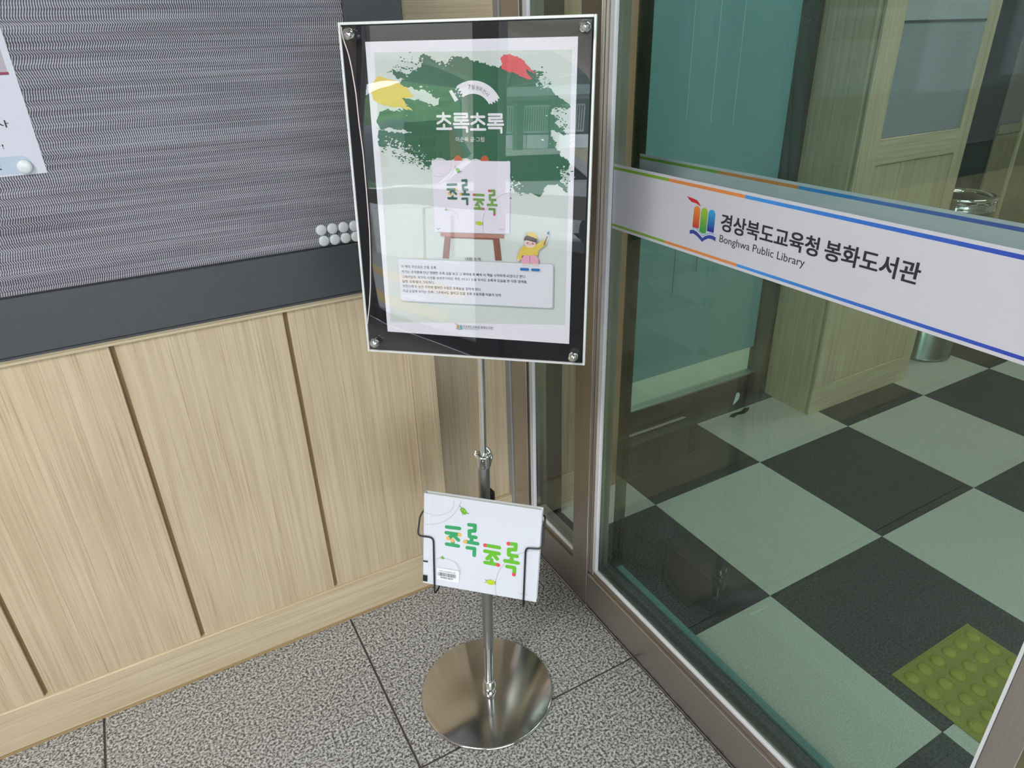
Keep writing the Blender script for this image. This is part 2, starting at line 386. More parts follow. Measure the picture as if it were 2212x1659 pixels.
wb = thing('wall_back', (.65, 1.45, 0), 'recessed ash wood panel between notice board and glass', None, kind='structure')
B('wood_panel', W_V, wb, .527, .7755, 1.450, 1.47, .1135, 1.22, .001)
B('wood_panel', W_H, wb, .527, .7755, 1.448, 1.47, 1.222, 2.6, .001, label='ash wood panel with horizontal grain')
B('base_trim', W_H, wb, .527, .7755, 1.436, 1.47, 0, .113, .002)
B('backing', M_GROOVE, wb, .40, .840, 1.472, 1.60, 0, 2.6)
B('corner_bead', W_V, wb, .528, .545, 1.436, 1.45, .1135, 2.6, .002)
# ------------------------------------------------------------------ glass wall
w1 = thing('window_1', (.776, .65, 0), 'steel framed glass wall beside the poster stand', None, kind='structure')
XG = .776
B('caulk_strip', CAULK, w1, XG-.004, XG+.03, 1.424, 1.4495, .0, 2.5, .002)
B('end_post', S_V, w1, XG, XG+.06, 1.345, 1.4235, 0, 2.5, .001)
B('glazing_bead', S_V, w1, XG+.008, XG+.0118, 1.338, 1.3445, .125, 2.5)
B('white_gasket', GASK, w1, XG+.003, XG+.0118, 1.318, 1.3375, .135, 2.5, .002)
B('pane', G_GREEN, w1, XG+.012, XG+.022, 1.126, 1.318, .135, 2.5)
B('bottom_rail', S_Y, w1, XG, XG+.055, 1.1255, 1.3445, 0, .108, .001)
B('glazing_bead', S_Y, w1, XG+.006, XG+.05, 1.1255, 1.3375, .1085, .125, .001)
MB().box(XG+.004, XG+.0118, 1.126, 1.3375, .1255, .1345, .002).build('white_gasket', GASK, w1)
B('mullion', S_V, w1, XG-.001, XG+.055, 1.063, 1.125, 0, 2.5, .001)
B('glazing_bead', S_V, w1, XG+.007, XG+.05, 1.047, 1.0625, .108, 2.5, .001)
B('white_gasket', GASK, w1, XG+.003, XG+.0118, 1.031, 1.0465, .134, 2.5, .002)
B('pane', G_GREEN, w1, XG+.012, XG+.022, .2135, 1.031, .135, 2.5)
B('bottom_rail', S_Y, w1, XG, XG+.055, .1735, 1.0625, 0, .106, .001)
B('glazing_bead', S_Y, w1, XG+.007, XG+.05, .2135, 1.0465, .1065, .124, .001)
B('white_gasket', GASK, w1, XG+.004, XG+.0118, .2135, 1.0465, .1245, .1345, .002)
B('white_gasket', GASK, w1, XG-.001, XG+.0118, .2095, .2135, .1345, 2.5)
B('end_stile', S_V, w1, XG-.001, XG+.05, .1735, .2090, 0.106, 2.5, .001)
B('head_rail', S_Y, w1, XG-.001, XG+.055, .1735, 1.4235, 2.5, 2.6)
# inner side of the frame and the track
B('inner_sill', plain('black_rubber_track', (.012, .014, .013), .9), w1, XG+.057, XG+.150, -2.2, 1.40, -.003, .012)
B('inner_cover', plain('dark_inner_cover', (.03, .035, .033), .5), w1, XG+.0225, XG+.0565, .2135, 1.118, .0, .1262)
# sliding leaf
d1 = thing('door_1', (.905, .4, 0), 'frameless sliding glass door leaf behind the glass wall', None, kind='structure')
B('pane', G_LEAF, d1, .900, .910, -.12, 1.117, .045, 2.3)
B('bottom_edge_rail', TEAL, d1, .894, .916, -.12, 1.117, .018, .045, .003)
B('edge_seal', glass('dark_green_edge_seal', (.42, .50, .42), .06), d1, .896, .914, 1.096, 1.1175, .045, 2.3)
# second fixed pane and rest of the glass wall beyond the door opening
w2 = thing('window_2', (.776, -.5, 0), 'glass wall beyond the sliding door opening', None, kind='structure')
B('end_stile', S_V, w2, XG, XG+.05, -.75, -.70, 0, 2.5)
B('head_rail', S_Y, w2, XG, XG+.055, -.75, .173, 2.3, 2.6)
# ------------------------------------------------------------------ vinyl safety bands on the glass
def lerp(a, b, t): return a+(b-a)*t
def band_mat():
    t = MT('band_stripe_print'); sx = t.n('ShaderNodeSeparateXYZ'); g = t.n('ShaderNodeNewGeometry'); t.l(g.outputs['Position'], sx.inputs[0])
    f = t.math('DIVIDE', t.math('SUBTRACT', 1.045, sx.outputs[1]), .9)
    x = t.n('ShaderNodeValToRGB'); e = x.color_ramp.elements
    st = [(0, (.20, .40, .05)), ((1.033-.871)/.9, (.22, .42, .05)), ((1.033-.8695)/.9, (.72, .25, .07)), ((1.033-.706)/.9, (.74, .27, .08)), ((1.033-.7045)/.9, (.06, .31, .78)), ((1.033-.50)/.9, (.035, .16, .62)), (.80, (.035, .07, .48)), (1, (.06, .05, .38))]
    while len(e) < len(st): e.new(.5)
    for i, (p, c) in enumerate(st): e[i].position = min(1, p); e[i].color = (*c, 1)
    t.l(f, x.inputs[0]); return t.bsdf(x.outputs[0], .35, 0, .4)
STRIPE = band_mat()
def grad(name, c0, c1, z0, z1):
    t = MT(name); sx = t.n('ShaderNodeSeparateXYZ'); g = t.n('ShaderNodeNewGeometry'); t.l(g.outputs['Position'], sx.inputs[0])
    f = t.math('DIVIDE', t.math('SUBTRACT', sx.outputs[2], z0), z1-z0); return t.bsdf(t.ramp(f, [(0, c0), (1, c1)]), .35)
def band(x, xback, ya, yb, printed, label):
    """local plane: X right = -Y world, Y up = Z world, normal = -X world"""
    o = thing('safety_band', (x, ya, .98), label, 'glass sticker')
    B('sticker_sheet', VINYLW, o, x, x+.0004, yb, ya, .9755, 1.0922)
    M = Matrix(((0, 0, -1, x), (-1, 0, 0, 0), (0, 1, 0, 0), (0, 0, 0, 1)))
    mb = MB(); mb.box(-ya, -yb, 1.0826, 1.0876, 0, .0002); mb.build('stripe', STRIPE, o, M)
    mb = MB(); mb.box(-ya, -yb, .9802, .9846, 0, .0002); mb.build('stripe', STRIPE, o, M)
    if not printed: return
    Z = .0003; M = M @ Matrix(((1.01443, 0, 0, 0), (0, 1.01443, 0, 1.3*(1-1.01443)), (0, 0, 1, 0), (0, 0, 0, 1)))
    for nm, ys, zt, c0, c1 in (('logo_bar_orange', (.806, .792), 1.0585, (.55, .05, .03), (.80, .32, .05)), ('logo_bar_green', (.790, .7755), 1.0585, (.06, .33, .08), (.38, .55, .04)), ('logo_bar_blue', (.774, .7595), 1.0585, (.02, .03, .28), (.04, .42, .80))):
        a, b = -ys[0], -ys[1]; r = (b-a)/2; lo = 1.0245 if 'green' not in nm else 1.0205
        pts = [(a, lo)]+([(a+r, lo-.002)] if 'green' in nm else [])+[(b, lo)]+[(a+r+r*math.cos(t), zt-r+r*math.sin(t)) for t in [math.pi*k/10 for k in range(11)]]
        mb = MB(); mb.poly(pts, Z); mb.build(nm, grad(nm, c0, c1, 1.022, 1.058), o, M)
    mb = MB(); mb.poly([(-.824, 1.0695), (-.812, 1.0685), (-.801, 1.0672), (-.795, 1.063), (-.7915, 1.0585), (-.796, 1.0602), (-.803, 1.0622), (-.812, 1.0625), (-.819, 1.0655)], Z); mb.build('logo_flame', ink('flame_red', (.60, .03, .05)), o, M)
    mb = MB(); mb.poly([(-.811, 1.0185), (-.803, 1.0205), (-.795, 1.0188), (-.787, 1.0145), (-.782, 1.0115), (-.777, 1.0155), (-.768, 1.0195), (-.760, 1.0198), (-.754, 1.0185), (-.754, 1.0125), (-.762, 1.0145), (-.770, 1.0135), (-.777, 1.0095), (-.782, 1.0055), (-.787, 1.0085), (-.795, 1.0125), (-.803, 1.0145), (-.811, 1.0125)], Z)
    mb.build('logo_open_book', ink('logo_navy', (.04, .07, .36)), o, M)
    mb = MB(); mb.stroke([(-.805, 1.0232), (-.796, 1.0235), (-.787, 1.0180), (-.782, 1.0150), (-.776, 1.0185), (-.767, 1.0228), (-.758, 1.0225)], .0011, Z); mb.build('logo_page_line', ink('logo_sky', (.10, .42, .80)), o, M)
    M = Matrix(((0, 0, -1, x), (-1, 0, 0, 0), (0, 1, 0, 0), (0, 0, 0, 1)))
    mb = MB(); text(mb, '경상북도교육청', -.7570, 1.0275, .1765, .0260, Z, .024); text(mb, '봉화도서관', -.5700, 1.0275, .1300, .0260, Z, .024)
    mb.build('korean_lettering', I_TXT, o, M)
    mb = MB(); text(mb, 'Bonghwa Public Library', -.7565, 1.0058, .1590, .0150, Z); mb.build('english_lettering', I_TXT, o, M)
band(XG+.0112, 0, 1.0305, .2140, True, 'white printed vinyl band with book logo across the front glass')
band(.8990, 0, 1.0955, -.12, False, 'matching striped vinyl band on the sliding leaf behind')
# ------------------------------------------------------------------ library side seen through the glass
wi = thing('wall_inner', (1.05, 1.46, 0), 'short ash wood wall beside the steel post behind glass', None, kind='structure')
B('steel_post', metal('dull_dark_steel', (.20, .20, .18), .4, 2), wi, .842, .925, 1.405, 1.455, 0, 2.6, .001)
B('wood_panel', W_V, wi, .926, 1.045, 1.450, 1.70, .111, 2.6)
B('base_trim', W_H, wi, .926, 1.045, 1.446, 1.70, 0, .110, .001)
B('dark_reveal', plain('dark_reveal', (.035, .04, .035), .6), wi, 1.046, 1.104, 1.456, 1.70, 0, 2.6)
B('satin_jamb', metal('satin_bronze_jamb', (.62, .46, .31), .5, 2), wi, 1.105, 1.170, 1.450, 1.70, 0, 2.6, .004)
ws = thing('wall_stub', (2.33, 1.43, 0), 'ash wood pier with grey inset panel seen through glass', None, kind='structure')
B('pier_core', W_V, ws, 2.052, 2.630, 1.436, 1.70, 0, 2.6)
B('left_face_panel', W_V, ws, 2.048, 2.052, 1.45, 1.64, 0.0, 2.6)
B('base_trim', W_H, ws, 2.047, 2.632, 1.426, 1.436, .0, .110, .001)
B('stile', W_V, ws, 2.0475, 2.142, 1.424, 1.436, .111, 2.6, .002)
B('stile', W_V, ws, 2.576, 2.632, 1.424, 1.436, .111, 2.6, .002)
B('rail', W_H, ws, 2.1425, 2.5755, 1.426, 1.436, .898, .980, .002)
for a, b in ((2.1425, 2.285), (2.287, 2.43), (2.432, 2.5755)): B('wood_panel', W_V, ws, a, b, 1.431, 1.4365, .111, .897, .001)
B('grey_inset', plain('grey_inset_panel', (.30, .31, .34), .5), ws, 2.1425, 2.5755, 1.432, 1.4365, .981, 1.308)
B('inset_lip', DARKG, ws, 2.1425, 2.5755, 1.429, 1.4365, 1.309, 1.314)
B('grey_inset', plain('light_inset_panel', (.42, .42, .45), .5), ws, 2.1425, 2.5755, 1.432, 1.4365, 1.315, 2.2)
d2 = thing('door_2', (1.7, 1.69, 0), 'frosted glass door with brown steel bottom rail in the recess', None, kind='structure')
BROWNST = metal('brown_steel', (.19, .165, .145), .45, 0)
B('threshold', plain('dark_granite_threshold', (.05, .05, .05), .4), d2, 1.17, 2.05, 1.60, 1.72, -.004, .003)
B('threshold_strip', V_L, d2, 1.20, 1.645, 1.652, 1.664, -.002, .0045)
B('bottom_rail', BROWNST, d2, 1.400, 2.042, 1.680, 1.715, .012, .080, .002)
B('rail_cap', metal('rail_cap', (.45, .47, .47), .35), d2, 1.400, 2.042, 1.678, 1.717, .0805, .088, .001)
B('side_stile', metal('olive_steel', (.115, .12, .09), .5, 2), d2, 1.171, 1.399, 1.68, 1.72, 0, 2.6)
B('side_jamb', BROWNST, d2, 2.0225, 2.0475, 1.64, 1.72, 0, 2.6)
B('pane', glass('office_door_glass', (.85, .93, .88)), d2, 1.4, 2.022, 1.692, 1.702, .088, 2.4)
B('frosted_film', FROST, d2, 1.402, 2.020, 1.7025, 1.7032, .190, 2.4)
mb = MB()
for x, z in ((1.562, 1.064), (1.664, 1.047), (1.762, 1.032)): mb.stroke([(x, z), (x, 2.0)], .0022, 0, False)
mb.build('pale_upright_line', ink('pale_line', (.50, .66, .66)), d2, Matrix(((1, 0, 0, 0), (0, 0, -1, 1.6915), (0, 1, 0, 0), (0, 0, 0, 1))))  # three thin pale upright lines on the door pane
mb = MB()
for x, z in ((1.562, .50), (1.664, .56), (1.762, .60)): mb.stroke([(x, z), (x, z+.16)], .003, 0, False)
mb.build('dark_upright_line', ink('dark_line', (.07, .11, .09)), d2, Matrix(((1, 0, 0, 0), (0, 0, -1, 1.6915), (0, 1, 0, 0), (0, 0, 0, 1))))  # three short dark upright lines lower on the pane
B('wall_office', WALLP, None, 1.0, 3.0, 4.2, 4.3, 0, 2.6, label='pale wall behind the frosted door', kind='structure')
B('wall_office', WALLP, None, .9, 1.0, 1.72, 4.2, 0, 2.6, label='left wall of the room behind the frosted door', kind='structure')
B('wall_office', WALLP, None, 3.0, 3.1, 1.72, 4.2, 0, 2.6, label='right wall of the room behind the frosted door', kind='structure')
wf = thing('wall_far', (3.8, 1.8, 0), 'darker ash wood wall with boards behind the waste bin', None, kind='structure')
B('dark_doorway', metal('dark_doorway_fill', (.06, .085, .08), .45, 2), wf, 2.634, 3.42, 1.74, 1.80, 0, 2.6)  # solid slab fills the doorway; the gap's darkness is put into its colour
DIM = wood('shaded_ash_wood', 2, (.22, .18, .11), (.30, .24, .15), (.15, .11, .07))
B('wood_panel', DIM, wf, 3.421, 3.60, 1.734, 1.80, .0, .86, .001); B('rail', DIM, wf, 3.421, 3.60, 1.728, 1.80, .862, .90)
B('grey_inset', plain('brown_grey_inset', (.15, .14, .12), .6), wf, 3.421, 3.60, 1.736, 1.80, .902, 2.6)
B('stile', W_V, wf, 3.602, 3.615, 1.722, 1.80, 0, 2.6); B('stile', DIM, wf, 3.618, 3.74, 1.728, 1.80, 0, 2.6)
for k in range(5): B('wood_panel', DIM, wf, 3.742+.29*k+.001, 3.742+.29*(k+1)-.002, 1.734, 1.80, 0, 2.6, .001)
B('wall_right', WALLP, None, 5.2, 5.3, -2.35, 1.76, 0, 2.6, label='plain beige far wall of the library lobby', kind='structure')
B('wall_front', WALLP, None, .776, 5.3, -2.45, -2.35, 0, 2.6, label='plain beige front wall of the library lobby', kind='structure')
B('ceiling', CEIL, None, -3.5, .776, -.8, 1.5, 2.6, 2.65, label='white ceiling of the entrance porch', kind='structure')
B('ceiling', CEIL, None, .776, 5.3, -2.45, 4.3, 2.6, 2.65, label='white ceiling of the library', kind='structure')
for x, y, l, h in ((-1.35, -.22, 'lit ceiling panel over the porch', .25), (1.75, .35, 'lit ceiling panel nearest the glass wall', .15), (3.9, .9, 'lit ceiling panel deep in the lobby', .15)):
    t = thing('ceiling_lamp', (x, y, 2.6), l, 'lamp', 'ceiling lamps')
    B('housing', plain('lamp_housing', (.7, .7, .7), .5), t, x-.6, x+.6, y-h-.02, y+h+.02, 2.57, 2.6); B('diffuser', LAMP, t, x-.56, x+.56, y-h, y+h, 2.562, 2.5695)
# waste bin
tb = thing('waste_bin', (2.93, 1.555, 0), 'round stainless steel waste bin behind the wood pier', 'bin')
Mb = Matrix.Translation((2.93, 1.555, 0))
MB().lathe([(.112, 0), (.118, .004), (.118, .014), (.114, .016), (.122, .64)], 40).build('body', metal('bin_steel', (.30, .36, .34), .25, 2), tb, Mb)
MB().lathe([(.124, .64), (.130, .643), (.130, .652), (.127, .655), (.127, .68), (.131, .683), (.131, .692), (.118, .695), (.116, .68)], 40, closed=True).build('rim', CHROME, tb, Mb)
MB().lathe([(.116, .678), (.09, .684), (.04, .690), (.001, .692)], 40).build('lid', metal('lid_steel', (.30, .28, .26), .3), tb, Mb)
# tactile tiles
YT = plain('yellow_rubber', (.27, .235, .008), .5, var=.1); YD = plain('yellow_dome', (.34, .30, .012), .45, var=.08)
dome = None
for n, (y0, lb) in enumerate(((.2455, 'yellow tactile tile with round domes on the dark vinyl'), (-.046, 'yellow tactile tile next to the steel stile, nearer the viewer'))):
    t = thing('tactile_tile', (1.385, y0+.145, 0), lb, 'floor tile', 'yellow tactile paving tiles')
    B('mat', YT, t, 1.240, 1.530, y0, y0+.2895, 0, .0035, .001)
    B('mat_rim', YT, t, 1.240, 1.530, y0+.2855, y0+.2895, .0035, .0045)
    for i in range(6):
        for j in range(6):
            p = Matrix.Translation((1.240+.029+i*.0464, y0+.029+j*.0464, .0035))
            if dome is None:
                o = MB().lathe([(.0165, 0), (.0155, .003), (.012, .0045), (.001, .005)], 16).build('dome', YD, t, p); dome = o.data; off = o.matrix_basis.translation.z
            else: o = link('dome', dome, None, t, p @ Matrix.Translation((0, 0, .0025)))
# litter at the frosted door
mb = MB(); mb.prism([(0, 0), (.05, .002), (.075, .012), (.078, .024), (.062, .026), (.03, .012)], 0, .0008)
mb.build('paper_scrap', plain('white_scrap', (.62, .68, .68), .5), None, Matrix(((.93, -.25, 0, 1.862), (.30, .6, .7, 1.628), (-.02, .75, -.6, .006), (0, 0, 0, 1))), label='small white paper scrap lying at the frosted door rail', cat='paper scrap')
mb = MB(); mb.prism([(0, 0), (.03, .012), (.07, .006), (.1, .02), (.12, .012), (.1, -.002), (.07, -.012), (.04, -.006), (.01, -.014)], 0, .0006)
mb.build('tape_scrap', BLK, None, Matrix.Translation((1.79, 1.575, .0001)), label='torn strip of black tape on the pale tile by the frosted door', cat='tape')

# ------------------------------------------------------------------ notice board
nb = thing('notice_board', (-.4, 1.33, .842), 'grey woven notice board in a wide charcoal frame on the wood wall', 'notice board')
B('fabric_panel', FELT, nb, -1.90, .4095, 1.324, 1.3345, .947, 1.90)
B('frame_rail', DARKG, nb, -2.0, .5185, 1.3165, 1.335, .8490, .9465, .0015)
B('frame_lip', DARKG, nb, -2.0, .5185, 1.319, 1.335, .8435, .8485, .001)
B('frame_rail', DARKG, nb, .4100, .5185, 1.3165, 1.335, .9470, 1.905, .0015)
B('frame_rail', DARKG, nb, -2.0, -1.90, 1.3165, 1.335, .9470, 1.905, .0015)
B('frame_rail', DARKG, nb, -2.0, .5185, 1.3165, 1.335, 1.9055, 1.96, .0015)
B('inner_edge', plain('dark_edge', (.02, .02, .02), .6), nb, -1.90, .4098, 1.3225, 1.3241, .9468, .9492)
WM = Matrix(((1, 0, 0, 0), (0, 0, -1, 1.324), (0, 1, 0, 0), (0, 0, 0, 1)))   # wall plane: x, z -> local x, y
def paper(x0, x1, z0, z1, label, body):
    o = thing('notice_sheet', (x0, 1.3235, z0), label, 'paper')
    mb = MB(); mb.box(x0, x1, z0, z1, .0003, .0009); mb.build('sheet', NOTE, o, WM); body(o); return o
def pr(o, name, m, fn, z=.0011):
    mb = MB(); fn(mb, z); return mb.build(name, m, o, WM)
def p1(o):
    pr(o, 'photo_print', ink('mauve_grey_print', (.40, .37, .42)), lambda b, z: b.poly([(-.36, 1.276), (-.1035, 1.276), (-.1035, 1.325), (-.36, 1.325)], z))
    pr(o, 'maroon_line', ink('maroon_print', (.25, .05, .09)), lambda b, z: b.poly([(-.36, 1.2725), (-.1025, 1.2725), (-.1025, 1.2762), (-.36, 1.2762)], z+.0002))
    pr(o, 'blue_pill', ink('pale_blue_print', (.42, .50, .60)), lambda b, z: b.poly(rrect(-.36, -.1105, 1.1345, 1.1605, .0125), z))
    def t(b, z):
        text(b, '어린이 및 학부모 등', -.270, 1.2125, .1385, .0085, z, .01); text(b, '도서관 문화 행사', -.262, 1.2015, .1385, .0100, z, .02)
        text(b, '선착순 접수', -.22, 1.190, .07, .007, z); text(b, '많은 참여 바랍니다!', -.270, 1.1712, .1310, .0085, z, .0)
        text(b, '673-0962', -.205, 1.1425, .0535, .0092, z+.0002, .03)
    pr(o, 'lettering', I_TXT, t)
paper(-.385, -.0945, 1.132, 1.345, 'white notice sheet at the left edge with a round magnet on it', p1)
def p2(o):
    for k in range(14): pr(o, 'lettering', I_TXT, lambda b, z: text(b, '이용 안내 및 열람 시간 공지', -.78, 1.49-.024*k, .20-.03*(k % 3), .009, z))
paper(-.82, -.52, 1.12, 1.544, 'white text notice mirrored faintly in the green glass', p2)
def p3(o):
    for k in range(11): pr(o, 'lettering', I_TXT, lambda b, z: text(b, '봉화도서관 운영 시간 안내', -1.22, 1.50-.03*k, .22-.04*(k % 2), .010, z))
paper(-1.28, -.95, 1.15, 1.60, 'wide white text notice farthest along the board', p3)
MAG = plain('white_plastic_magnet', (.62, .66, .69), .25, var=.01)
magp = [(.3150, .9812), (.3367, .9810), (.3584, .9805), (.3801, .9800), (.3171, .9600), (.3385, .9595), (.3599, .9592), (.3812, .9590)]
nmm = ['first', 'second', 'third', 'fourth']
mg = None
def magnet(x, z, y, label, group=None):
    global mg
    if mg is None:
        o = MB().lathe([(.0096, 0), (.0104, .001), (.0104, .004), (.0096, .0056), (.006, .0064), (.001, .0066)], 32).build('magnet', MAG, None, Matrix(((1, 0, 0, x), (0, 0, -1, y), (0, 1, 0, z), (0, 0, 0, 1))), label=label, cat='magnet', group=group); mg = o.data
    else: o = link('magnet', mg, None, None, Matrix(((1, 0, 0, x), (0, 0, -1, y-.0033), (0, 1, 0, z), (0, 0, 0, 1))), label, None, 'magnet', group)
for k, (x, z) in enumerate(magp):
    magnet(x, z, 1.3240, '%s white round magnet from the left in the %s row' % (nmm[k % 4], 'upper' if k < 4 else 'lower'), 'white magnets lined up in two rows')
magnet(-.121, 1.144, 1.3230, 'white round magnet holding the notice sheet corner')

# ------------------------------------------------------------------ poster stand
PB = Vector((.4445, .9637, 0)); PD = Vector((.022, -.012, 1))
def pp(z): return PB+PD*z
st = thing('poster_stand', PB, 'chrome floor stand with black framed sign board and round steel base', 'sign stand')
MD = Matrix.Translation((.3385+.0, .7405, 0))
bc = Vector((.4395, .9640, 0))
MD = Matrix.Translation(bc)
MB().lathe([(.1435, 0), (.1460, .0010), (.1463, .0035), (.1445, .0058), (.1425, .0066), (.0, .0066)], 96).build('base_disc', DISC, st, MD)
def along(prof, n=28):
    """lathe around the leaning pole"""
    v = []
    zax = PD.normalized(); q = Vector((0, 0, 1)).rotation_difference(zax).to_matrix().to_4x4()
    mb = MB(); mb.lathe([(r, z*PD.length) for r, z in prof], n, M=Matrix.Translation(PB) @ q); return mb
along([(.0125, .0066), (.0140, .0085), (.0158, .015), (.0150, .021), (.0128, .032), (.0120, .035), (.0112, .0352)]).build('base_collar', CHROME, st)
along([(.0100, .0353), (.0100, .137)]).build('pole_sleeve', metal('worn_chrome_tube', (.55, .56, .58), .16, 2), st)
along([(.0112, .1372), (.0112, .597)]).build('lower_pole', SATIN, st)
cl = along([(.0120, .5972), (.0138, .600), (.0140, .619), (.0150, .620), (.0150, .6235), (.0085, .6240)]).build('clamp', CHROME, st)
along([(.0062, .597), (.0062, .9)]).build('upper_pole', CHROME, st)
mb = MB(); c0 = pp(.622)
mb.tube([c0+Vector((-.0135, .003, -.002)), c0+Vector((-.0155, .004, .004)), c0+Vector((-.012, .006, .008))], .0022, 8)
mb.tube([c0+Vector((.012, -.002, -.020)), c0+Vector((.0145, -.003, -.006)), c0+Vector((.0135, .002, .003)), c0+Vector((.009, .006, .010))], .0032, 8)
mb.build('clamp_lever', CHROME, cl)
# sign board, local frame x right, y up, z out of the face
BC = Vector((.4474, .9385, 1.0805))
BR = Matrix(((.75314, .05687, -.65539), (-.65785, .05955, -.75079), (-.00367, .9966, .08226))).to_4x4()
BM = Matrix.Translation(BC) @ BR
HW, HH = .1830, .2464
B('backing_panel', BLACK, st, -HW+.003, HW-.003, -HH+.003, HH-.003, -.0075, -.0015, M=BM)
EDGE = .0038
for x0, x1, y0, y1 in ((-HW, -HW+EDGE, -HH, HH), (HW-EDGE, HW, -HH, HH), (-HW+EDGE, HW-EDGE, HH-EDGE, HH), (-HW+EDGE, HW-EDGE, -HH, -HH+EDGE)):
    B('frame_edge', SILVER, st, x0, x1, y0, y1, -.0085, .0012, .0006, M=BM)
B('pole_bracket', BLK, st, -.012, .012, -.248, -.15, -.028, -.008, .002, M=BM)
along([(.0062, .901), (.0062, 1.02)]).build('upper_pole_end', CHROME, st)
for x, y in ((-.1613, .2298), (.1690, .2310), (.1655, -.2275), (-.1627, -.2250)):
    S_ = BM @ Matrix.Translation((x, y, -.0015))
    s = MB().lathe([(.0068, 0), (.0068, .0135), (.0075, .014), (.0080, .016), (.0074, .020), (.0050, .0232), (.001, .0245)], 24).build('screw_knob', CHROME, st, S_)
# clear cover sheet, left side bowed
SL = [(.2405, -.1739), (.2283, -.1733), (.2170, -.1700), (.2045, -.1660), (.1853, -.1632), (.1547, -.1600), (.1139, -.1588), (.0719, -.1560), (.0114, -.1555), (-.0447, -.1562), (-.0883, -.1590), (-.1335, -.1635), (-.1645, -.1685), (-.1923, -.1745), (-.2415, -.1765)]
def left(y):
    for (a, xa), (b, xb) in zip(SL, SL[1:]):
        if a >= y >= b: return xa+(xb-xa)*(a-y)/(a-b)
    return SL[0][1] if y > 0 else SL[-1][1]
NY, NX = 48, 28; mb = MB(); v = []; f = []
for side in (0, 1):
    for j in range(NY+1):
        y = .2405-(.482)*j/NY; xl = left(y)
        for i in range(NX+1):
            u = i/NX; x = xl+(.1775-xl)*u
            bow = .0012*math.exp(-(u/.08)**2)*math.cos(y/.2415*math.pi/2)**2 + .0005*math.sin(math.pi*u)*math.cos(y/.2415*math.pi/2)
            cr_ = -.0012*math.exp(-(((x+.17)/.03)**2+((abs(y)-.23)/.03)**2))
            v.append((x, y, .0075+bow-.0018*side))
n1 = (NY+1)*(NX+1)
for j in range(NY):
    for i in range(NX):
        a = j*(NX+1)+i; q = (a, a+NX+1, a+NX+2, a+1); f.append(q); f.append(tuple(n1+k for k in q[::-1]))
mb.add(v[:n1], [q for q in f if max(q) < n1], True); mb.add(v[n1:], [tuple(k-n1 for k in q) for q in f if min(q) >= n1], True)
for j in range(NY):
    for i in (0, NX):
        a = j*(NX+1)+i; mb.add([v[a], v[a+NX+1], v[n1+a+NX+1], v[n1+a]], [(0, 1, 2, 3)])
mb.build('cover_sheet', G_CLEAR, st, BM, label='clear bowed acrylic cover sheet')
mb = MB(); mb.tube([(left(y)-.0006, y, .0085+.003*math.cos(y/.2415*math.pi/2)**2) for y in [.240-.435*k/40 for k in range(41)]], .0009, 6)
mb.build('cover_edge', plain('acrylic_edge_glint', (.80, .66, .66), .3), st, BM)  # edge of the sheet, with its glint put into the pinkish colour

# ------------------------------------------------------------------ poster
po_ = thing('poster', BC, 'white exhibition poster with green brushed art under clear sheet', 'poster')
PZ = -.0006
pc = [(-.1443, .2209), (.1585, .2206), (.1572, -.2123), (-.1451, -.2095)]
mb = MB(); mb.prism(pc, PZ-.0006, PZ); mb.build('paper_sheet', PAPER, po_, BM)
lay = [0]
def P(name, m, fn, dz=.00016):
    lay[0] += dz; mb = MB(); fn(mb, PZ+lay[0]); return mb.build(name, m, po_, BM)
def jag(pts, amp, n=3, seed=1, closed=True):
    rg = random.Random(seed); out = list(pts)+([pts[0]] if closed else [])
    for it in range(n):
        o2 = []
        for a, b in zip(out, out[1:]):
            L = math.hypot(b[0]-a[0], b[1]-a[1]); o2.append(a)
            if L > .0016:
                k = rg.uniform(-1, 1)*min(amp, L*.30); o2.append(((a[0]+b[0])/2-(b[1]-a[1])/L*k, (a[1]+b[1])/2+(b[0]-a[0])/L*k))
        o2.append(out[-1]); out = o2
    return out[:-1] if closed else out
P('sage_background', I_BG, lambda b, z: b.poly([(-.1320, .2070), (.1510, .2050), (.1500, -.1815), (-.1385, -.1925)], z))
green = [(-.1071, .1851), (-.0794, .1795), (-.063, .187), (-.0662, .199), (-.059, .204), (-.0466, .1987), (-.033, .195), (-.0213, .1965), (-.0076, .1996), (.0077, .1968), (.0228, .1906), (.0361, .1871), (.0532, .1868), (.087, .1845), (.1001, .181), (.1131, .1766), (.1039, .1692), (.1133, .1607), (.1283, .1503), (.1434, .14), (.1508, .1331), (.1305, .1332), (.1231, .1246), (.1326, .1194), (.1289, .1124), (.1404, .1071), (.150, .0966), (.1367, .1001), (.1234, .1019), (.1235, .0948), (.1312, .0912), (.1295, .0805), (.1412, .0679), (.1499, .0626), (.150, .0517), (.1378, .0442), (.138, .0331), (.150, .0258), (.150, .0183), (.1264, .0292), (.1147, .0253), (.1108, .0139), (.087, .0154), (.073, .0189), (.065, .0245), (.0634, .0619), (-.052, .061), (-.0568, .0477), (-.0746, .0646), (-.0867, .0702), (-.103, .0777), (-.1237, .0813), (-.1362, .0832), (-.1340, .0907), (-.1345, .0982), (-.1345, .1019), (-.1338, .1111), (-.1339, .1222), (-.1217, .1312), (-.0988, .1347), (-.0827, .131), (-.1097, .1527), (-.088, .1718), (-.1037, .1773)]
P('green_brush_art', I_GREEN, lambda b, z: b.poly(jag(green, .0032, 4, 3), z))
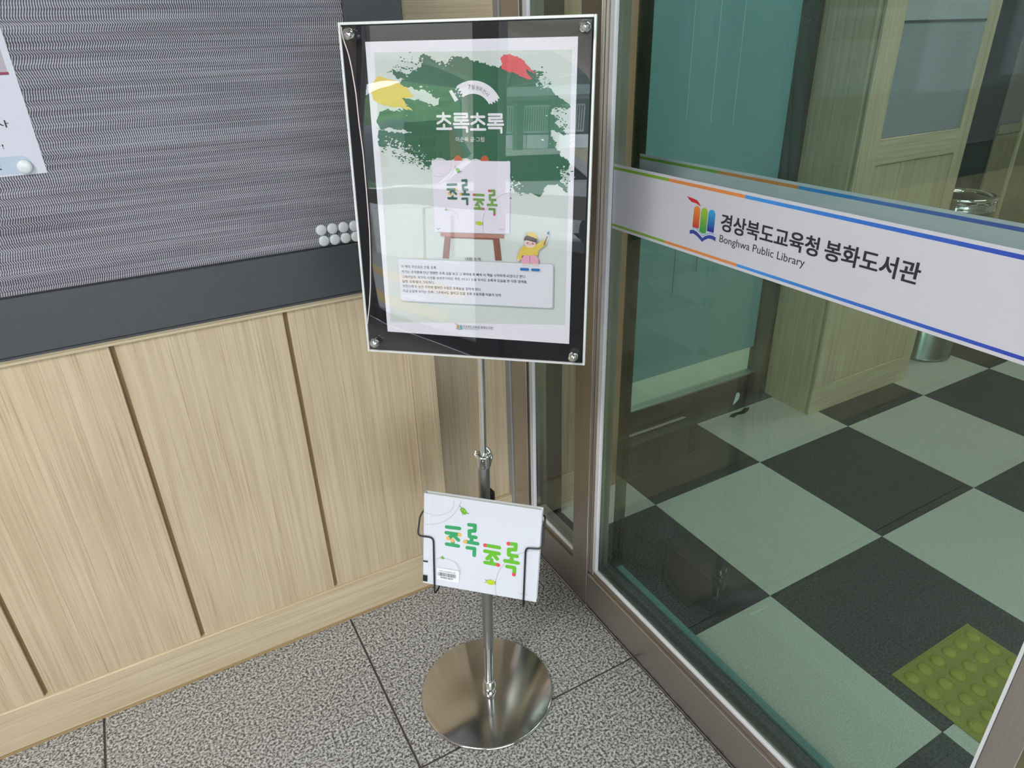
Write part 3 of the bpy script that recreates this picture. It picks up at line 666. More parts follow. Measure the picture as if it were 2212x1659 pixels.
def speck(b, z, regions, seed, lo=.0004, hi=.0022):
    rg = random.Random(seed)
    for (x0, y0, x1, y1, n) in regions:
        for _ in range(n):
            t = rg.random(); x = lerp(x0, x1, t)+rg.gauss(0, .005); y = lerp(y0, y1, t)+rg.gauss(0, .0045)
            r = rg.uniform(lo, hi); k = rg.randint(4, 7); a0 = rg.random()*6
            b.add([(x+r*rg.uniform(.4, 1.5)*math.cos(a0+6.283*i/k), y+r*rg.uniform(.3, .9)*math.sin(a0+6.283*i/k), z+(_ % 11)*1e-5) for i in range(k)], [tuple(range(k))])
P('green_speckle', I_GREEN, lambda b, z: speck(b, z, [(-.10, .188, -.062, .197, 40), (.104, .174, .120, .162, 40), (-.13, .078, -.06, .052, 90), (.135, .13, .142, .10, 60), (.14, .05, .147, .03, 40), (.065, .022, .08, .017, 30), (-.105, .182, -.09, .186, 20)], 5))['kind'] = 'stuff'
P('sage_speckle', I_BG, lambda b, z: speck(b, z, [(-.095, .188, -.062, .193, 60), (-.045, .196, -.02, .194, 40), (.105, .172, .118, .160, 50), (-.12, .088, -.062, .064, 110), (.128, .125, .148, .118, 60), (.128, .093, .148, .086, 50), (-.09, .157, -.05, .148, 55), (.067, .03, .072, .022, 30), (.142, .05, .149, .035, 30), (-.125, .134, -.09, .130, 20)], 9))['kind'] = 'stuff'
b1 = [(-.0847, .1604), (-.0689, .1558), (-.0608, .1575), (-.0511, .1521), (-.0435, .145), (-.0374, .1467), (-.0398, .1379), (-.0577, .1407), (-.0737, .1443), (-.0917, .1472)]
b2 = [(-.1371, .1093), (-.1238, .1056), (-.101, .1037), (-.0816, .101), (-.0931, .0991), (-.1137, .1019), (-.1282, .1028), (-.1360, .1056)]
b3 = [(-.1237, .1321), (-.0987, .135), (-.0928, .1319), (-.1074, .129)]
for q, p in enumerate((b1, b2, b3)): P('pale_splash', I_BG, lambda b, z: b.poly(jag(p, .0022, 4, q), z), .00004)
yel = [(-.1282, .1759), (-.1221, .1754), (-.1142, .1722), (-.1042, .1703), (-.0945, .1649), (-.0867, .1613), (-.0811, .1542), (-.0764, .1488), (-.0856, .1471), (-.0948, .1463), (-.0901, .1418), (-.0884, .1364), (-.0825, .1337), (-.0783, .1292), (-.0867, .1319), (-.0988, .1347), (-.109, .1348), (-.1212, .1366), (-.1313, .1403), (-.138, .1458), (-.1414, .1548), (-.1372, .1672)]
red = [(.0581, .2008), (.0665, .2007), (.0758, .198), (.0851, .1929), (.0889, .1878), (.0963, .1811), (.1038, .1743), (.1057, .1726), (.0982, .1768), (.0926, .1794), (.0889, .182), (.0889, .1787), (.0964, .1693), (.0926, .169), (.0814, .1729), (.072, .1772), (.0625, .1791), (.055, .1825), (.0532, .1868), (.0551, .1892), (.0518, .1951)]
P('yellow_brush_art', I_YEL, lambda b, z: b.poly(jag(yel, .0008, 3, 6), z)); P('red_brush_art', I_RED, lambda b, z: b.poly(jag(red, .0007, 3, 7), z), 0)
# arc banner
def arc(b, z):
    c = (.0120, .1255); ro, ri = .0432, .0260; pts = []
    a0, a1 = math.radians(122), math.radians(26)
    rg = random.Random(4)
    for k in range(25): a = lerp(a0, a1, k/24); pts.append((c[0]+ro*math.cos(a), c[1]+ro*math.sin(a)))
    for k in range(1, 8): r = lerp(ro, ri, k/8); a = a1+(.05 if k % 2 else -.05); pts.append((c[0]+r*math.cos(a), c[1]+r*math.sin(a)))
    for k in range(25): a = lerp(a1, a0, k/24); pts.append((c[0]+ri*math.cos(a), c[1]+ri*math.sin(a)))
    for k in range(1, 8): r = lerp(ri, ro, k/8); a = a0+(.09 if k % 2 else -.05); pts.append((c[0]+r*math.cos(a), c[1]+r*math.sin(a)))
    b.poly(pts, z); b.poly([(-.0231, .1553), (-.0191, .157), (-.0098, .1438), (-.0148, .1409)], z)
    for x, y in ((-.0125, .1575), (-.0095, .153), (-.014, .152), (-.0075, .1485)): b.disc((x, y), .0011, z, 5)
P('arc_banner', I_WHITE, arc)
def arct(b, z):
    for ch, (x, y), d in zip('7월원화전시', [(.0072, .1602), (.0122, .1600), (.0187, .1590), (.0237, .1572), (.0284, .1542), (.0326, .1508)], (0, -4, -14, -26, -36, -46)):
        a = math.radians(d); h = .0056; wd = .0046 if ch != '7' else .003
        text(b, ch, x-wd/2*math.cos(a)+h/2*math.sin(a), y-h/2*math.cos(a)-wd/2*math.sin(a), wd, h, z, 0, a)
P('arc_lettering', I_TXT, arct)
# big rounded title
def title(b, z, wd):
    def cho(x, y, s):   # origin lower left, s = cell size
        Q = lambda *p: [(x+a*s, y+c*s) for a, c in p]
        b.stroke(Q((.44, .95), (.44, .83)), wd, z); b.stroke(Q((.08, .78), (.84, .78)), wd, z); b.stroke(Q((.46, .74), (.36, .54), (.08, .40)), wd, z); b.stroke(Q((.52, .62), (.84, .40)), wd, z)
        b.stroke(Q((.46, .32), (.46, .12)), wd, z); b.stroke(Q((.04, .10), (.88, .10)), wd, z)
    def rok(x, y, s):
        Q = lambda *p: [(x+a*s, y+c*s) for a, c in p]
        b.stroke(Q((.10, .92), (.84, .92), (.84, .74), (.12, .74), (.12, .57), (.88, .57)), wd, z); b.stroke(Q((.48, .55), (.48, .40)), wd, z); b.stroke(Q((.04, .38), (.92, .38)), wd, z)
        b.stroke(Q((.10, .20), (.82, .20), (.82, -.04)), wd, z)
    s = .0248
    for k, fn in enumerate((cho, rok, cho, rok)): fn(-.0438+k*.0253, .1028-.0005*k, s)
P('title_lettering', I_WHITE, lambda b, z: title(b, z, .0034)); P('author_lettering', I_WHITE, lambda b, z: text(b, '이순옥 글·그림', -.0157, .0875, .0426, .0066, z, .006), 0)
# easel with the book cover picture
for x in (-.0132, .0272): P('easel_knob', I_KNOB, lambda b, z: b.poly([(x+.0062*math.cos(t), .0608+.0080*math.sin(t)) for t in [math.pi*k/12 for k in range(13)]], z), .00002)
for pts in ([(-.0386, -.0480), (-.029, -.0480), (-.0336, -.084), (-.0438, -.0836)], [(.037, -.0480), (.0468, -.0480), (.0505, -.0837), (.0404, -.0841)]): P('easel_leg', I_BR, lambda b, z: b.poly(pts, z), .00004)
P('easel_apron', I_BR, lambda b, z: b.poly([(-.0295, -.049), (.0375, -.049), (.0380, -.0525), (-.0305, -.052)], z), .00004)
P('easel_shelf', I_BR2, lambda b, z: b.poly([(-.0451, -.0436), (.0546, -.0444), (.0545, -.05), (-.0454, -.0497)], z))
P('cover_picture', I_LILAC, lambda b, z: b.poly([(-.054, .0616), (.0653, .061), (.0634, -.0431), (-.0543, -.0434)], z))
S1 = [[(-.0665, .0328), (-.0417, .0339)], [(-.0669, .0211), (-.0418, .0212)], [(-.0511, .0208), (-.0627, .0097)], [(-.0532, .0188), (-.0432, .0096)], [(-.0538, .0066), (-.0533, -.0022)], [(-.0658, -.0025), (-.0429, -.0028)], [(-.0238, .0444), (-.0121, .0452), (-.0124, .0337), (-.0224, .032), (-.022, .0206), (-.0098, .0208)], [(-.0177, .019), (-.0178, .0097)], [(-.0296, .0089), (-.006, .0083)], [(-.0256, -.0033), (-.0116, -.0027), (-.0117, -.0172)]]
S2 = [[(.0088, .008), (.0355, .0073)], [(.0084, -.0044), (.0354, -.005)], [(.0238, -.0058), (.0133, -.0194)], [(.0238, -.0068), (.0323, -.0165)], [(.0218, -.02), (.0221, -.0269)], [(.0097, -.028), (.0343, -.0285)], [(.0519, .0186), (.0658, .0194), (.0658, .0084), (.0533, .0069), (.0538, -.0045), (.0691, -.0046)], [(.0598, -.0058), (.0598, -.0158)], [(.0472, -.0178), (.0719, -.0182)], [(.0514, -.0289), (.0658, -.0291), (.0658, -.0427)]]
DO = [(-.0407, .0213), (-.0632, .0101), (-.0542, .007), (-.0298, .0088)]; DR = [(.0084, .0079), (.0348, -.0287), (.0521, .0187), (.0654, -.0433)]
LN = [[(-.0539, .0906), (-.0546, .077), (-.0597, .0671), (-.0746, .0567), (-.0897, .0532), (-.1093, .0558)], [(-.039, .0906), (-.045, .0762), (-.0552, .0587), (-.0743, .0419), (-.0916, .0344), (-.109, .0316)], [(-.086, -.0387), (-.0772, -.0347), (-.064, -.0336), (-.0507, -.0372), (-.0417, -.0486), (-.038, -.0623)], [(.1107, .0146), (.0923, .0103), (.0741, .0014), (.0559, -.0123), (.0419, -.0311), (.0333, -.0539), (.0314, -.0758), (.034, -.0930)]]
def smooth(pts, n=4):
    out = []
    P_ = [pts[0]]+list(pts)+[pts[-1]]
    for i in range(1, len(P_)-2):
        p0, p1, p2, p3 = P_[i-1:i+3]
        for k in range(n):
            t = k/n
            out.append(tuple(.5*((2*p1[j])+(-p0[j]+p2[j])*t+(2*p0[j]-5*p1[j]+4*p2[j]-p3[j])*t*t+(-p0[j]+3*p1[j]-3*p2[j]+p3[j])*t**3) for j in (0, 1)))
    out.append(pts[-1]); return out
def beans(part, T, k):
    for nm, m, (x, y), a, r, ry in (('bean_picture', BEAN, (-.0346, .0706), .9, .0072, .0052), ('bean_picture', BEAN, (-.0728, -.0328), .6, .0030, .0024), ('lemon_picture', BEANY, (.022, -.0675), .0, .0085, .0053)):
        def body(b, z, x=x, y=y, a=a, r=r, ry=ry):
            pts = []
            for q in range(22):
                t = 6.2832*q/22; px, py = r*math.cos(t), ry*math.sin(t); X, Y = x+px*math.cos(-a)-py*math.sin(-a), y+px*math.sin(-a)+py*math.cos(-a); pts.append(T((X, Y)))
            b.poly(pts, z)
        part(nm, m, body)
    for group in (([(-.038, .0765), (-.0415, .0795), (-.043, .0815)], [(-.0395, .073), (-.042, .075)]), ([(-.0285, .068), (-.026, .067), (-.0245, .069)], [(-.036, .064), (-.037, .0625)]),
                  ([(-.0755, -.0325), (-.0775, -.032)], [(-.070, -.033), (-.0685, -.0325)], [(-.073, -.030), (-.0735, -.0283)]),
                  ([(.0145, -.066), (.0115, -.0635)], [(.0138, -.069), (.0105, -.0700)]), ([(.030, -.066), (.032, -.064)], [(.0302, -.069), (.0325, -.070)])):
        for seg in group: part('limb_line', I_TXT, lambda b, z: b.stroke([T(p) for p in seg], .0007*k, z), .00002)
def cover(part, T, k, m1, m2, mo, mp, wd=.0092):
    for l in LN: part('thin_line', I_LINE, lambda b, z: b.stroke([T(p) for p in smooth(l)], .00055*k, z, False))
    part('lettering_dark_green', m1, lambda b, z: [b.stroke([T(p) for p in s], wd*k*.93, z) for s in S1])
    part('lettering_light_green', m2, lambda b, z: [b.stroke([T(p) for p in s], wd*k*.93, z) for s in S2])
    part('lettering_tip_orange', mo, lambda b, z: [b.disc(T(p), wd*k*.5, z) for p in DO])
    part('lettering_tip_pink', mp, lambda b, z: [b.disc(T(p), wd*k*.5, z) for p in DR])
    beans(part, T, k)
KX = .1186/.2208; KY = .1045/.1895
cover(P, lambda p: (.0053+p[0]*KX, .0090+p[1]*KY), KX, I_G1, I_G2, I_OR, I_PK, .0070)
P('smile_mark', I_BLUE, lambda b, z: b.stroke([(-.0505, -.0372), (-.0480, -.0392), (-.0450, -.0372)], .0006, z)); P('publisher_mark', I_LINE, lambda b, z: text(b, '나인책', .0470, -.0378, .0080, .0020, z), 0)
# child painting at the right
def ell(c, rx, ry, n=20): return [(c[0]+rx*math.cos(6.2832*k/n), c[1]+ry*math.sin(6.2832*k/n)) for k in range(n)]
P('figure_outline', I_WHITE, lambda b, z: [b.stroke([(.0803, -.0951), (.0934, -.0951)], .0062, z), b.stroke([(.0974, -.0953), (.1101, -.0953)], .0062, z)])
P('figure_legs', I_SKIN, lambda b, z: [b.poly([(.0832, -.0855), (.093, -.0855), (.093, -.0890), (.0832, -.0890)], z), b.poly([(.0985, -.0855), (.1075, -.0855), (.1075, -.0890), (.0985, -.0890)], z), b.poly(ell((.0768, -.0812), .0022, .0022), z)])
P('figure_shirt', I_YEL, lambda b, z: b.poly([(.0858, -.06), (.0899, -.0594), (.093, -.0618), (.0981, -.0621), (.1012, -.0585), (.1062, -.0558), (.1153, -.0491), (.1199, -.0544), (.1194, -.0574), (.1083, -.0653), (.1069, -.0734), (.0827, -.0743), (.0814, -.082), (.0754, -.0786), (.0775, -.0719), (.0807, -.0647)], z))
P('figure_face', I_SKIN, lambda b, z: b.poly(ell((.0952, -.0555), .0085, .0070), z))
P('figure_hair', I_HAIR, lambda b, z: b.poly([(.0858, -.0520), (.0866, -.0470), (.0904, -.0439), (.098, -.0450), (.1059, -.0484), (.1050, -.0545), (.0975, -.0528), (.0899, -.0513)], z))
P('figure_hat', I_YEL, lambda b, z: b.poly([(.0896, -.0439), (.0919, -.0405), (.097, -.0388), (.1021, -.0399), (.1051, -.0439), (.1064, -.0490), (.1001, -.0466), (.094, -.0447)], z))
P('figure_trousers', I_PANT, lambda b, z: b.poly([(.0816, -.0861), (.0819, -.0789), (.0858, -.0742), (.0904, -.0733), (.0951, -.0743), (.1002, -.073), (.1053, -.074), (.1084, -.079), (.1087, -.0859)], z))
P('figure_cheek', I_PK, lambda b, z: [b.disc((.0912, -.0552), .0016, z, 12), b.disc((.0993, -.0558), .0016, z, 12)])
P('figure_face_line', I_TXT, lambda b, z: [b.disc((.0935, -.0546), .0004, z, 8), b.disc((.0968, -.0548), .0004, z, 8), b.stroke([(.0938, -.0570), (.0950, -.0576), (.0962, -.0570)], .0004, z), b.stroke([(.0951, -.0745), (.0951, -.0859)], .0003, z)])
P('figure_shoe', I_BLUE, lambda b, z: [b.stroke([(.0818, -.0951), (.0920, -.0951)], .0040, z), b.stroke([(.0988, -.0953), (.1087, -.0953)], .0040, z)])
P('figure_brush', I_BR, lambda b, z: b.stroke([(.1212, -.0445), (.1164, -.057)], .0016, z)); P('figure_brush_tip', I_BLUE, lambda b, z: b.poly([(.1242, -.0363), (.1207, -.0386), (.121, -.0415), (.1238, -.0418)], z), 0)
lay[0] -= .0030
P('text_panel_shadow', I_SH, lambda b, z: b.poly(rrect(-.1165, .1318, -.1562, -.0870, .004), z), .0001)
P('text_panel', I_PANEL, lambda b, z: b.poly(rrect(-.1170, .1300, -.1545, -.0865, .004), z))
P('heading_lettering', I_TXT, lambda b, z: text(b, '내용 소개', -.0066, -.0855, .0238, .0052, z, .008))
BP = [(-.112, .0586, -.1010), (-.1119, .2003, -.1094), (-.112, .2027, -.1175), (-.1119, .0535, -.1250), (-.112, .1296, -.1326), (-.1123, .1625, -.1404)]
def bodyt(b, z):
    for s, (x, wd, y) in zip(BT, BP): text(b, s, x, y, wd, .0047, z, .012)
P('body_lettering', I_TXT, bodyt)
P('logo_lettering', I_TXT, lambda b, z: [text(b, '경상북도교육청 봉화도서관', -.0146, -.1946, .0496, .0046, z, .004), text(b, 'Bonghwa Public Library', -.0146, -.1972, .0260, .0018, z)])
for nm, m, x in (('logo_bar', ink('small_logo_red', (.55, .18, .12)), -.0245), ('logo_bar', ink('small_logo_green', (.30, .52, .14)), -.0215), ('logo_bar', ink('small_logo_blue', (.08, .32, .62)), -.0187)): P(nm, m, lambda b, z, x=x: b.poly([(x, -.1960), (x+.0026, -.1960), (x+.0026, -.1903), (x, -.1903)], z), 0)
P('logo_book_line', I_BLUE, lambda b, z: b.stroke([(-.0262, -.1972), (-.0235, -.1968), (-.0205, -.1980), (-.0180, -.1968), (-.0155, -.1972)], .0008, z), 0)
P('logo_flame', I_RED, lambda b, z: b.stroke([(-.0272, -.1885), (-.0245, -.1892)], .0009, z), 0)

# ------------------------------------------------------------------ book in the wire rack
BKM = Matrix.Translation((.4174, .9047, .4594)) @ Matrix(((.73867, .15214, -.65668), (-.6732, .11711, -.73013), (-.03418, .9814, .18892))).to_4x4()
bk = thing('picture_book', (.4174, .9047, .365), 'white picture book with green lettering held in the wire rack', 'book')
bw, bh = .1104, .0947
B('front_cover', BOOKW, bk, -bw, bw, -bh, bh, -.0028, 0, .0008, M=BKM)
B('back_cover', BOOKW, bk, -bw, bw, -bh, bh, -.0135, -.0110, .0008, M=BKM)
B('page_block', PAGES, bk, -bw+.002, bw-.004, -bh+.003, bh-.003, -.0109, -.0029, M=BKM)
B('endpaper', B_G1, bk, -bw+.002, bw-.006, -bh+.0035, bh-.0018, -.0036, -.0030, M=BKM)
mb = MB(); mb.box(-bw-.0018, -bw+.0015, -bh, bh, -.0135, -.0005, .0012); mb.build('spine', BOOKW, bk, BKM)
mb = MB(); mb.box(-bw+.0075, -bw+.0095, -bh+.001, bh-.001, -.0001, .00012); mb.build('hinge_crease', plain('crease_shade', (.70, .73, .80), .3), bk, BKM)
bl = [0]
def PBK(name, m, fn, dz=.00012):
    bl[0] += dz; mb = MB(); fn(mb, .0001+bl[0]); return mb.build(name, m, bk, BKM)
cover(PBK, lambda p: p, 1.0, B_G1, B_G2, B_OR, B_PK, .0076)
PBK('bean_highlight', BEANHI, lambda b, z: [b.disc((-.0325, .0715), .0013, z, 10), b.disc((-.0368, .0735), .0012, z, 10), b.poly(ell((.021, -.066), .0045, .0014), z)])
PBK('name_lettering', I_LINE, lambda b, z: [text(b, c, x-.0012, y-.0012, .0024, .0024, z, 0, math.radians(a)) for c, (x, y), a in zip('이순옥그림책', [(-.0468, -.0365), (-.0441, -.0391), (-.0416, -.0422), (-.0396, -.0459), (-.0379, -.0499), (-.0367, -.0537)], (-40, -45, -55, -62, -68, -74))])
PBK('library_label', plain('label_paper', (.84, .86, .92), .3, var=.01), lambda b, z: b.poly(rrect(-.0842, -.0390, -.0800, -.0548, .002), z))
def barc(b, z):
    rg = random.Random(2); x = -.0812
    while x < -.0445:
        wd = rg.choice((.0004, .0007, .0011)); b.poly([(x, -.0712), (x+wd, -.0712), (x+wd, -.0636), (x, -.0636)], z); x += wd+rg.choice((.0005, .0009))
    text(b, '경상북도교육청봉화도서관', -.0801, -.0622, .0335, .0034, z, .0); text(b, 'EM000128527', -.0756, -.0760, .0250, .0034, z, .02)
PBK('barcode', I_TXT, barc)
PBK('black_tape', BLK, lambda b, z: [b.box(-bw-.0005, -.1015, -.0468, -.0440, z-.0001, z+.0002), b.box(-bw-.0005, -.1020, -.0888, -.0755, z-.0001, z+.0002)])
PBK('publisher_mark', I_LINE, lambda b, z: text(b, '나인책그림', .0783, -.0815, .0150, .0028, z))
# rack wires (parts of the stand), in the book's frame
rz = .0022+.0012
WL = rnd([(-.095, .0700, -.022), (-.1120, .0600, -.0185), (-.1225, .0411, -.010), (-.1225, .0108, .0005), (-.1180, .0072, .0030), (-.0955, .0082, rz), (-.0905, .0030, rz), (-.0865, -.1080, rz), (-.0862, -.1125, .0005), (-.0840, -.1090, -.018), (-.0840, -.070, -.0190)], .006)
WR = rnd([(.095, .0750, -.022), (.1128, .0760, -.0185), (.1150, .0700, -.010), (.1150, .0240, .0005), (.1100, .0190, .0030), (.0878, .0171, rz), (.0850, .0112, rz), (.0868, -.1040, rz), (.0868, -.1080, .0005), (.0850, -.1040, -.018), (.0850, -.070, -.0190)], .006)
for Wp in (WL, WR): MB().tube(Wp, .0017, 10).build('rack_wire', BLK, st, BKM, label='bent black rack wire')
mb = MB(); mb.tube([(-.0840, -.070, -.019), (.0850, -.070, -.019)], .0017, 8); mb.tube([(-.095, .070, -.022), (.095, .0750, -.022)], .0017, 8); mb.build('rack_crossbar', BLK, st, BKM)
kp = pp(.535); MB().box(kp.x+.004, kp.x+.022, kp.y-.004, kp.y+.016, .505, .535, .004).build('rack_clamp', BLK, st)

# ------------------------------------------------------------------ porch: outer doors behind the viewer
w3 = thing('window_3', (-1.3, -.78, 0), 'outer glazed front of the porch, behind the viewer', None, kind='structure')
YO = -.78; DST = metal('dark_outer_steel', (.09, .09, .095), .35, 2)
for a, b in ((-3.45, -3.36), (-2.03, -1.79), (-.70, -.60), (.70, .776)): B('post', DST, w3, a, b, YO-.03, YO+.03, 0, 2.6)
DKP = plain('dark_lintel_panel', (.025, .023, .022), .6)
B('lower_panel', DKP, w3, -1.79, -.70, YO-.006, YO-.0045, .09, .74)
for a, b in ((-3.36, -2.03), (-1.79, -.70), (-.60, .70)):
    B('pane', G_OUT, w3, a, b, YO-.004, YO+.004, .09, 2.1); B('bottom_rail', DST, w3, a, b, YO-.02, YO+.02, 0, .09); B('head_rail', DST, w3, a, b, YO-.03, YO+.03, 2.1, 2.22); B('transom_panel', DKP, w3, a, b, YO-.004, YO+.004, 2.22, 2.6)
B('film_band', plain('grey_film_band', (.42, .45, .42), .5), w3, -3.36, -2.031, YO+.0045, YO+.005, .895, 1.005); B('film_band', plain('backlit_film_band_b', (.42, .45, .42), .5), w3, -1.789, -.70, YO+.0045, YO+.005, .895, 1.005); B('film_band', plain('backlit_film_band_c', (.42, .45, .42), .5), w3, -.60, .70, YO+.0045, YO+.005, .895, 1.005)  # white bands seen against daylight, their shade painted in as grey
B('wall_porch', WALLP, None, -3.52, -3.45, -.81, 1.40, 0, 2.6, label='plain end wall of the porch behind the viewer', kind='structure')
OM = Matrix(((-1, 0, 0, 0), (0, 0, 1, YO+.0052), (0, 1, 0, 0), (0, 0, 0, 1)))
ns = thing('door_notice', (-2.6, YO, 1.17), 'door notice sheet in painted backlit grey, mirrored in the poster cover', 'paper')
mb = MB(); mb.box(2.33, 2.90, 1.145, 1.415, 0, .0008); mb.build('sheet', plain('backlit_notice_paper', (.22, .24, .22), .7), ns, OM)  # the sheet's backlit darkness is put into this grey
mb = MB(); text(mb, '실내온도 유지를 위해', 2.42, 1.335, .40, .034, .0012, .01); text(mb, '출입문을', 2.50, 1.262, .21, .052, .0012, .03); text(mb, '꼭 닫아주세요!', 2.42, 1.175, .40, .056, .0012, .03)
mb.build('lettering', I_TXT, ns, OM)

# ------------------------------------------------------------------ street outside, mirrored in the poster cover
def pol(D, az, z=0): a = math.radians(az); return Vector((.45+D*math.cos(a), .93+D*math.sin(a), z))
def wallseg(mb, D0, a0, D1, a1, z0, z1, th=.15):
    p, q = pol(D0, a0), pol(D1, a1); d = (q-p); n_ = Vector((-d.y, d.x, 0)).normalized()*th
    v = [p, q, q+n_, p+n_]; vv = [(k.x, k.y, z0) for k in v]+[(k.x, k.y, z1) for k in v]
    mb.add(vv, [(0, 1, 2, 3), (4, 5, 6, 7), (0, 1, 5, 4), (1, 2, 6, 5), (2, 3, 7, 6), (3, 0, 4, 7)]); return mb
B('ground', plain('pale_street_paving', (.44, .46, .48), .8, var=.1), None, -70, 30, -70, -.83, -.08, -.02, label='pale grey street paving outside the porch', kind='structure')
YP = plain('faded_yellow_paving', (.70, .50, .20), .8)
for k, (pts, lb) in enumerate((([(4.9, -155), (5.4, -155), (4.45, -148.5), (4.05, -149.5)], 'yellow guide strip nearest the porch'), ([(6.6, -155), (7.1, -155), (5.35, -146.5), (4.95, -147.5)], 'yellow guide strip crossing the forecourt'), ([(8.6, -155), (9.1, -155), (8.3, -151), (7.9, -151)], 'yellow guide strip by the white wall'))):
    P3 = [pol(d, a, 0) for d, a in pts]; mb = MB(); mb.prism([(p.x, p.y) for p in P3], -.02, -.012); mb.build('guide_strip', YP, None, label=lb, cat='paving strip', group='yellow guide strips')
for k, (D, a) in enumerate(((5.7, -147.6), (6.15, -146.6), (5.2, -152.2), (7.75, -155.2), (7.6, -150.5), (7.5, -148.2))):
    p = pol(D, a); B('road_mark', plain('white_road_paint', (.85, .86, .88), .7), None, p.x-.14, p.x+.14, p.y-.04, p.y+.04, -.02, -.014, label=('white road mark nearest the porch door', 'white road mark right of the nearest one', 'white road mark by the near yellow strip', 'white road mark at the left end of the wall', 'white road mark before the wall centre', 'white road mark before the right wall panel')[k], cat='road mark', group='white road marks')
ww = thing('boundary_wall', pol(8.2, -150), 'white panelled wall across the street', 'wall')
WH = plain('white_render', (.88, .90, .92), .7); 
for a0, a1 in ((-155.5, -154.4), (-153.2, -151), (-150.7, -148.3), (-147.9, -146)): wallseg(MB(), 8.2, a0, 8.2, a1, -.02, .62).build('panel', WH, ww)
wallseg(MB(), 8.6, -156, 8.6, -145.6, -.02, .50).build('rear_wall', plain('grey_render', (.55, .56, .56), .8), ww)
sh = thing('roof', pol(12, -150), 'slate blue shed roof with brown gable across the street', 'roof')
mb = MB(); p, q = pol(11, -157, 1.15), pol(11, -143.5, .55); r_, s_ = pol(15, -155, 2.2), pol(15, -147.5, 2.05)
mb.add([p, q, s_, r_], [(0, 1, 2, 3)]); mb.build('slope', plain('slate_blue_roof', (.20, .27, .33), .6), sh)
mb = MB(); mb.add([pol(10.9, -149.5, 1.15), pol(10.9, -145.4, .80), pol(10.9, -148.3, 1.95)], [(0, 1, 2)]); mb.build('gable', plain('brown_brick', (.30, .14, .09), .9), sh)
hs = thing('house', pol(24, -141), 'cream house with white balcony slab across the street', 'building')
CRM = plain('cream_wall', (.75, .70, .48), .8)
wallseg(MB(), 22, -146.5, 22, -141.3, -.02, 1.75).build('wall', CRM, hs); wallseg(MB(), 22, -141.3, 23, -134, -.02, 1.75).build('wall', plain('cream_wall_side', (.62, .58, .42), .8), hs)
wallseg(MB(), 21.5, -146.8, 21.5, -141.3, 1.75, 2.15).build('balcony_slab', WH, hs); wallseg(MB(), 21.5, -141.3, 22.5, -134, 1.75, 2.15).build('balcony_slab', WH, hs)
wallseg(MB(), 21.9, -141.4, 21.95, -139.9, .1, 1.45, .05).build('door', plain('tan_shutter', (.42, .30, .17), .7), hs)
for a0, a1 in ((-139.6, -138.7), (-138.4, -136.8)): wallseg(MB(), 21.9, a0, 21.9, a1, .2, 1.35, .05).build('window', plain('teal_window', (.25, .42, .44), .4), hs)
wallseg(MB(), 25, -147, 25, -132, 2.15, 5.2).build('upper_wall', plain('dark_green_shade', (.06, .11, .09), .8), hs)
rl = MB()
for z in (2.95, 2.2): wallseg(rl, 21.4, -146.8, 21.4, -136.5, z, z+.05, .04)
for k in range(52):
    p = pol(21.4, -146.7+k*.2, 0); rl.box(p.x-.015, p.x+.015, p.y-.015, p.y+.015, 2.2, 2.95)
rl.build('railing', plain('pale_railing', (.55, .62, .58), .6), hs)
for a in (-142, -138.9): p = pol(21.2, a); B('porch_post', plain('green_grey_post', (.16, .24, .20), .6), hs, p.x-.12, p.x+.12, p.y-.12, p.y+.12, -.02, 3.1)
wallseg(MB(), 21.2, -147, 21.2, -134, 3.1, 3.35, 1.5).build('porch_roof', plain('green_grey_beam', (.22, .30, .27), .6), hs)
mb = MB(); N = 24; rg = random.Random(3); v = []
for k in range(N+1):
    az = -175+60*k/N; z = 8.2+.9*math.sin(k*.7)+rg.uniform(-.5, .5); a, b, c = pol(48, az, -.02), pol(56, az, z*.6), pol(64, az, z)
    v += [a, b, c]
f = [(3*k+j, 3*k+3+j, 3*k+4+j, 3*k+1+j) for k in range(N) for j in (0, 1)]; mb.add(v, f, True)
t = MT('wooded_hillside'); nz = t.noise(t.pos(), .9, 4, .7); hm = t.bsdf(t.ramp(nz, [(.3, (.02, .06, .03)), (.7, (.14, .26, .09))]), .9)
mb.build('hills', hm, None, label='green wooded hillside beyond the houses', kind='structure')
cn = thing('canopy', (-4, -4, 2.6), 'beige arched canopy over the forecourt', 'canopy')
BEI = plain('beige_render', (.60, .55, .46), .8)
B('soffit', BEI, cn, -13, 1.2, -8, -.83, 3.35, 3.55); B('edge_beam', plain('grey_beam', (.30, .34, .32), .7), cn, -13, 1.2, -8.15, -8.0, 2.85, 3.55)
B('edge_beam', plain('grey_beam_end', (.30, .34, .32), .7), cn, -13.15, -13, -8.15, -.83, 2.95, 3.55)
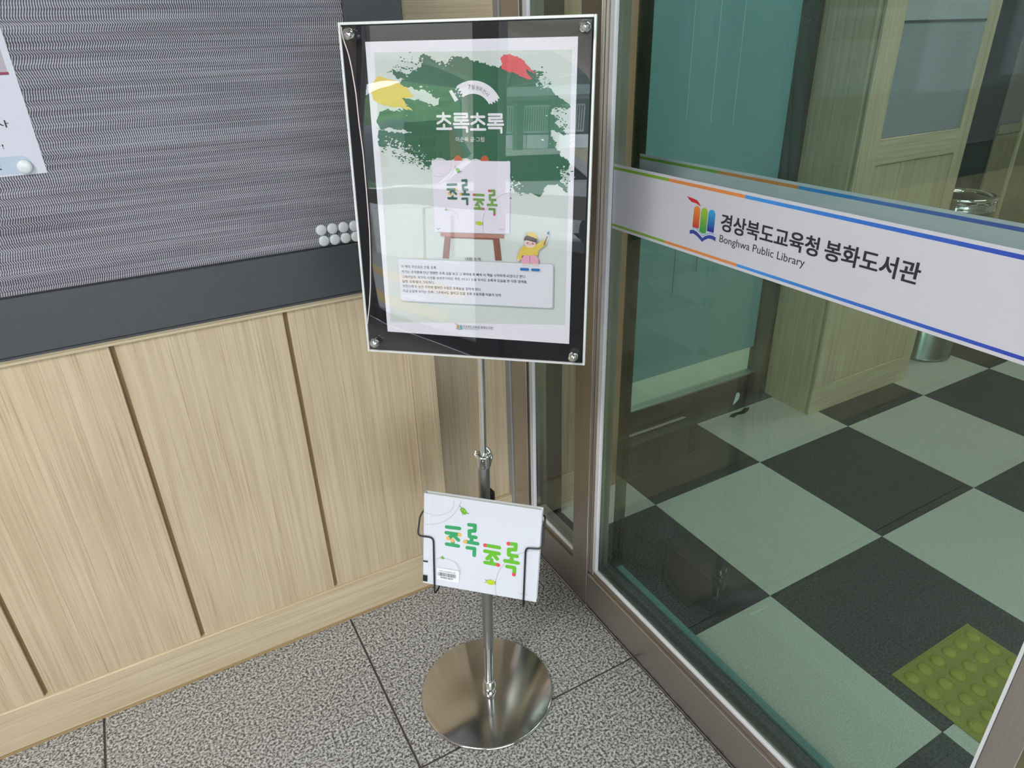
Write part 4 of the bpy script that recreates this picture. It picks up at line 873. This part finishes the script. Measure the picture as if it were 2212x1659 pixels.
for xx in (-11.5, -8.3, -5.4, -2.6):
    mb = MB(); pts = [(-8, 3.1)]+[(-4.4-3.3*math.cos(math.pi*k/16), 2.35+.9*math.sin(math.pi*k/16)) for k in range(17)]+[(-.9, 3.1), (-.9, 3.35), (-8, 3.35)]
    mb.prism(pts, 0, .25); mb.build('arch_rib', BEI, cn, Matrix(((0, 0, 1, xx), (1, 0, 0, 0), (0, 1, 0, 0), (0, 0, 0, 1))))
for xx in (-12.8, 1.0): B('canopy_post', BEI, cn, xx-.15, xx+.15, -8.1, -7.8, -.02, 2.95)
car = thing('car', pol(9.6, -142.3), 'white parked car in front of the cream house', 'car'); a = math.radians(-142.3+90); CM = Matrix.Translation(pol(9.6, -142.3)) @ Matrix.Rotation(a, 4, 'Z')
mb = MB(); prof = [(-2.0, .25), (-2.05, .65), (-1.7, .85), (-1.1, .92), (-.55, 1.36), (.75, 1.40), (1.35, .98), (1.95, .88), (2.1, .6), (2.05, .25)]
mb.prism(prof, -.8, .8); R90 = Matrix(((1, 0, 0, 0), (0, 0, -1, 0), (0, 1, 0, 0), (0, 0, 0, 1)))
mb.build('body', plain('white_car_paint', (.85, .88, .90), .2), car, CM @ R90)
mb = MB(); mb.prism([(-.98, .94), (-.5, 1.29), (.68, 1.32), (1.12, .98)], -.81, .81); mb.build('side_glass', plain('dark_car_glass', (.05, .07, .08), .1), car, CM @ R90)
for x in (-1.25, 1.3):
    for s in (-1, 1):
        mb = MB(); mb.lathe([(.30, -.09), (.31, 0), (.30, .09)], 20); mb.build('wheel', BLK, car, CM @ Matrix.Translation((x, s*.76, .29)) @ Matrix.Rotation(math.pi/2, 4, 'X'))
sg = thing('street_sign', pol(7.5, -133.5), 'blue street sign on a steel post', 'sign'); p = pol(7.5, -133.5); SM = Matrix.Translation(p) @ Matrix.Rotation(math.radians(-133.5-90), 4, 'Z')
B('post', S_V, sg, p.x-.03, p.x+.03, p.y-.03, p.y+.03, -.02, 1.9)
mb = MB(); mb.box(-.16, .16, -.02, .02, 1.4, 1.9); mb.build('panel', plain('blue_sign_panel', (.04, .13, .55), .4), sg, SM @ Matrix.Translation((0, -.06, 0)))
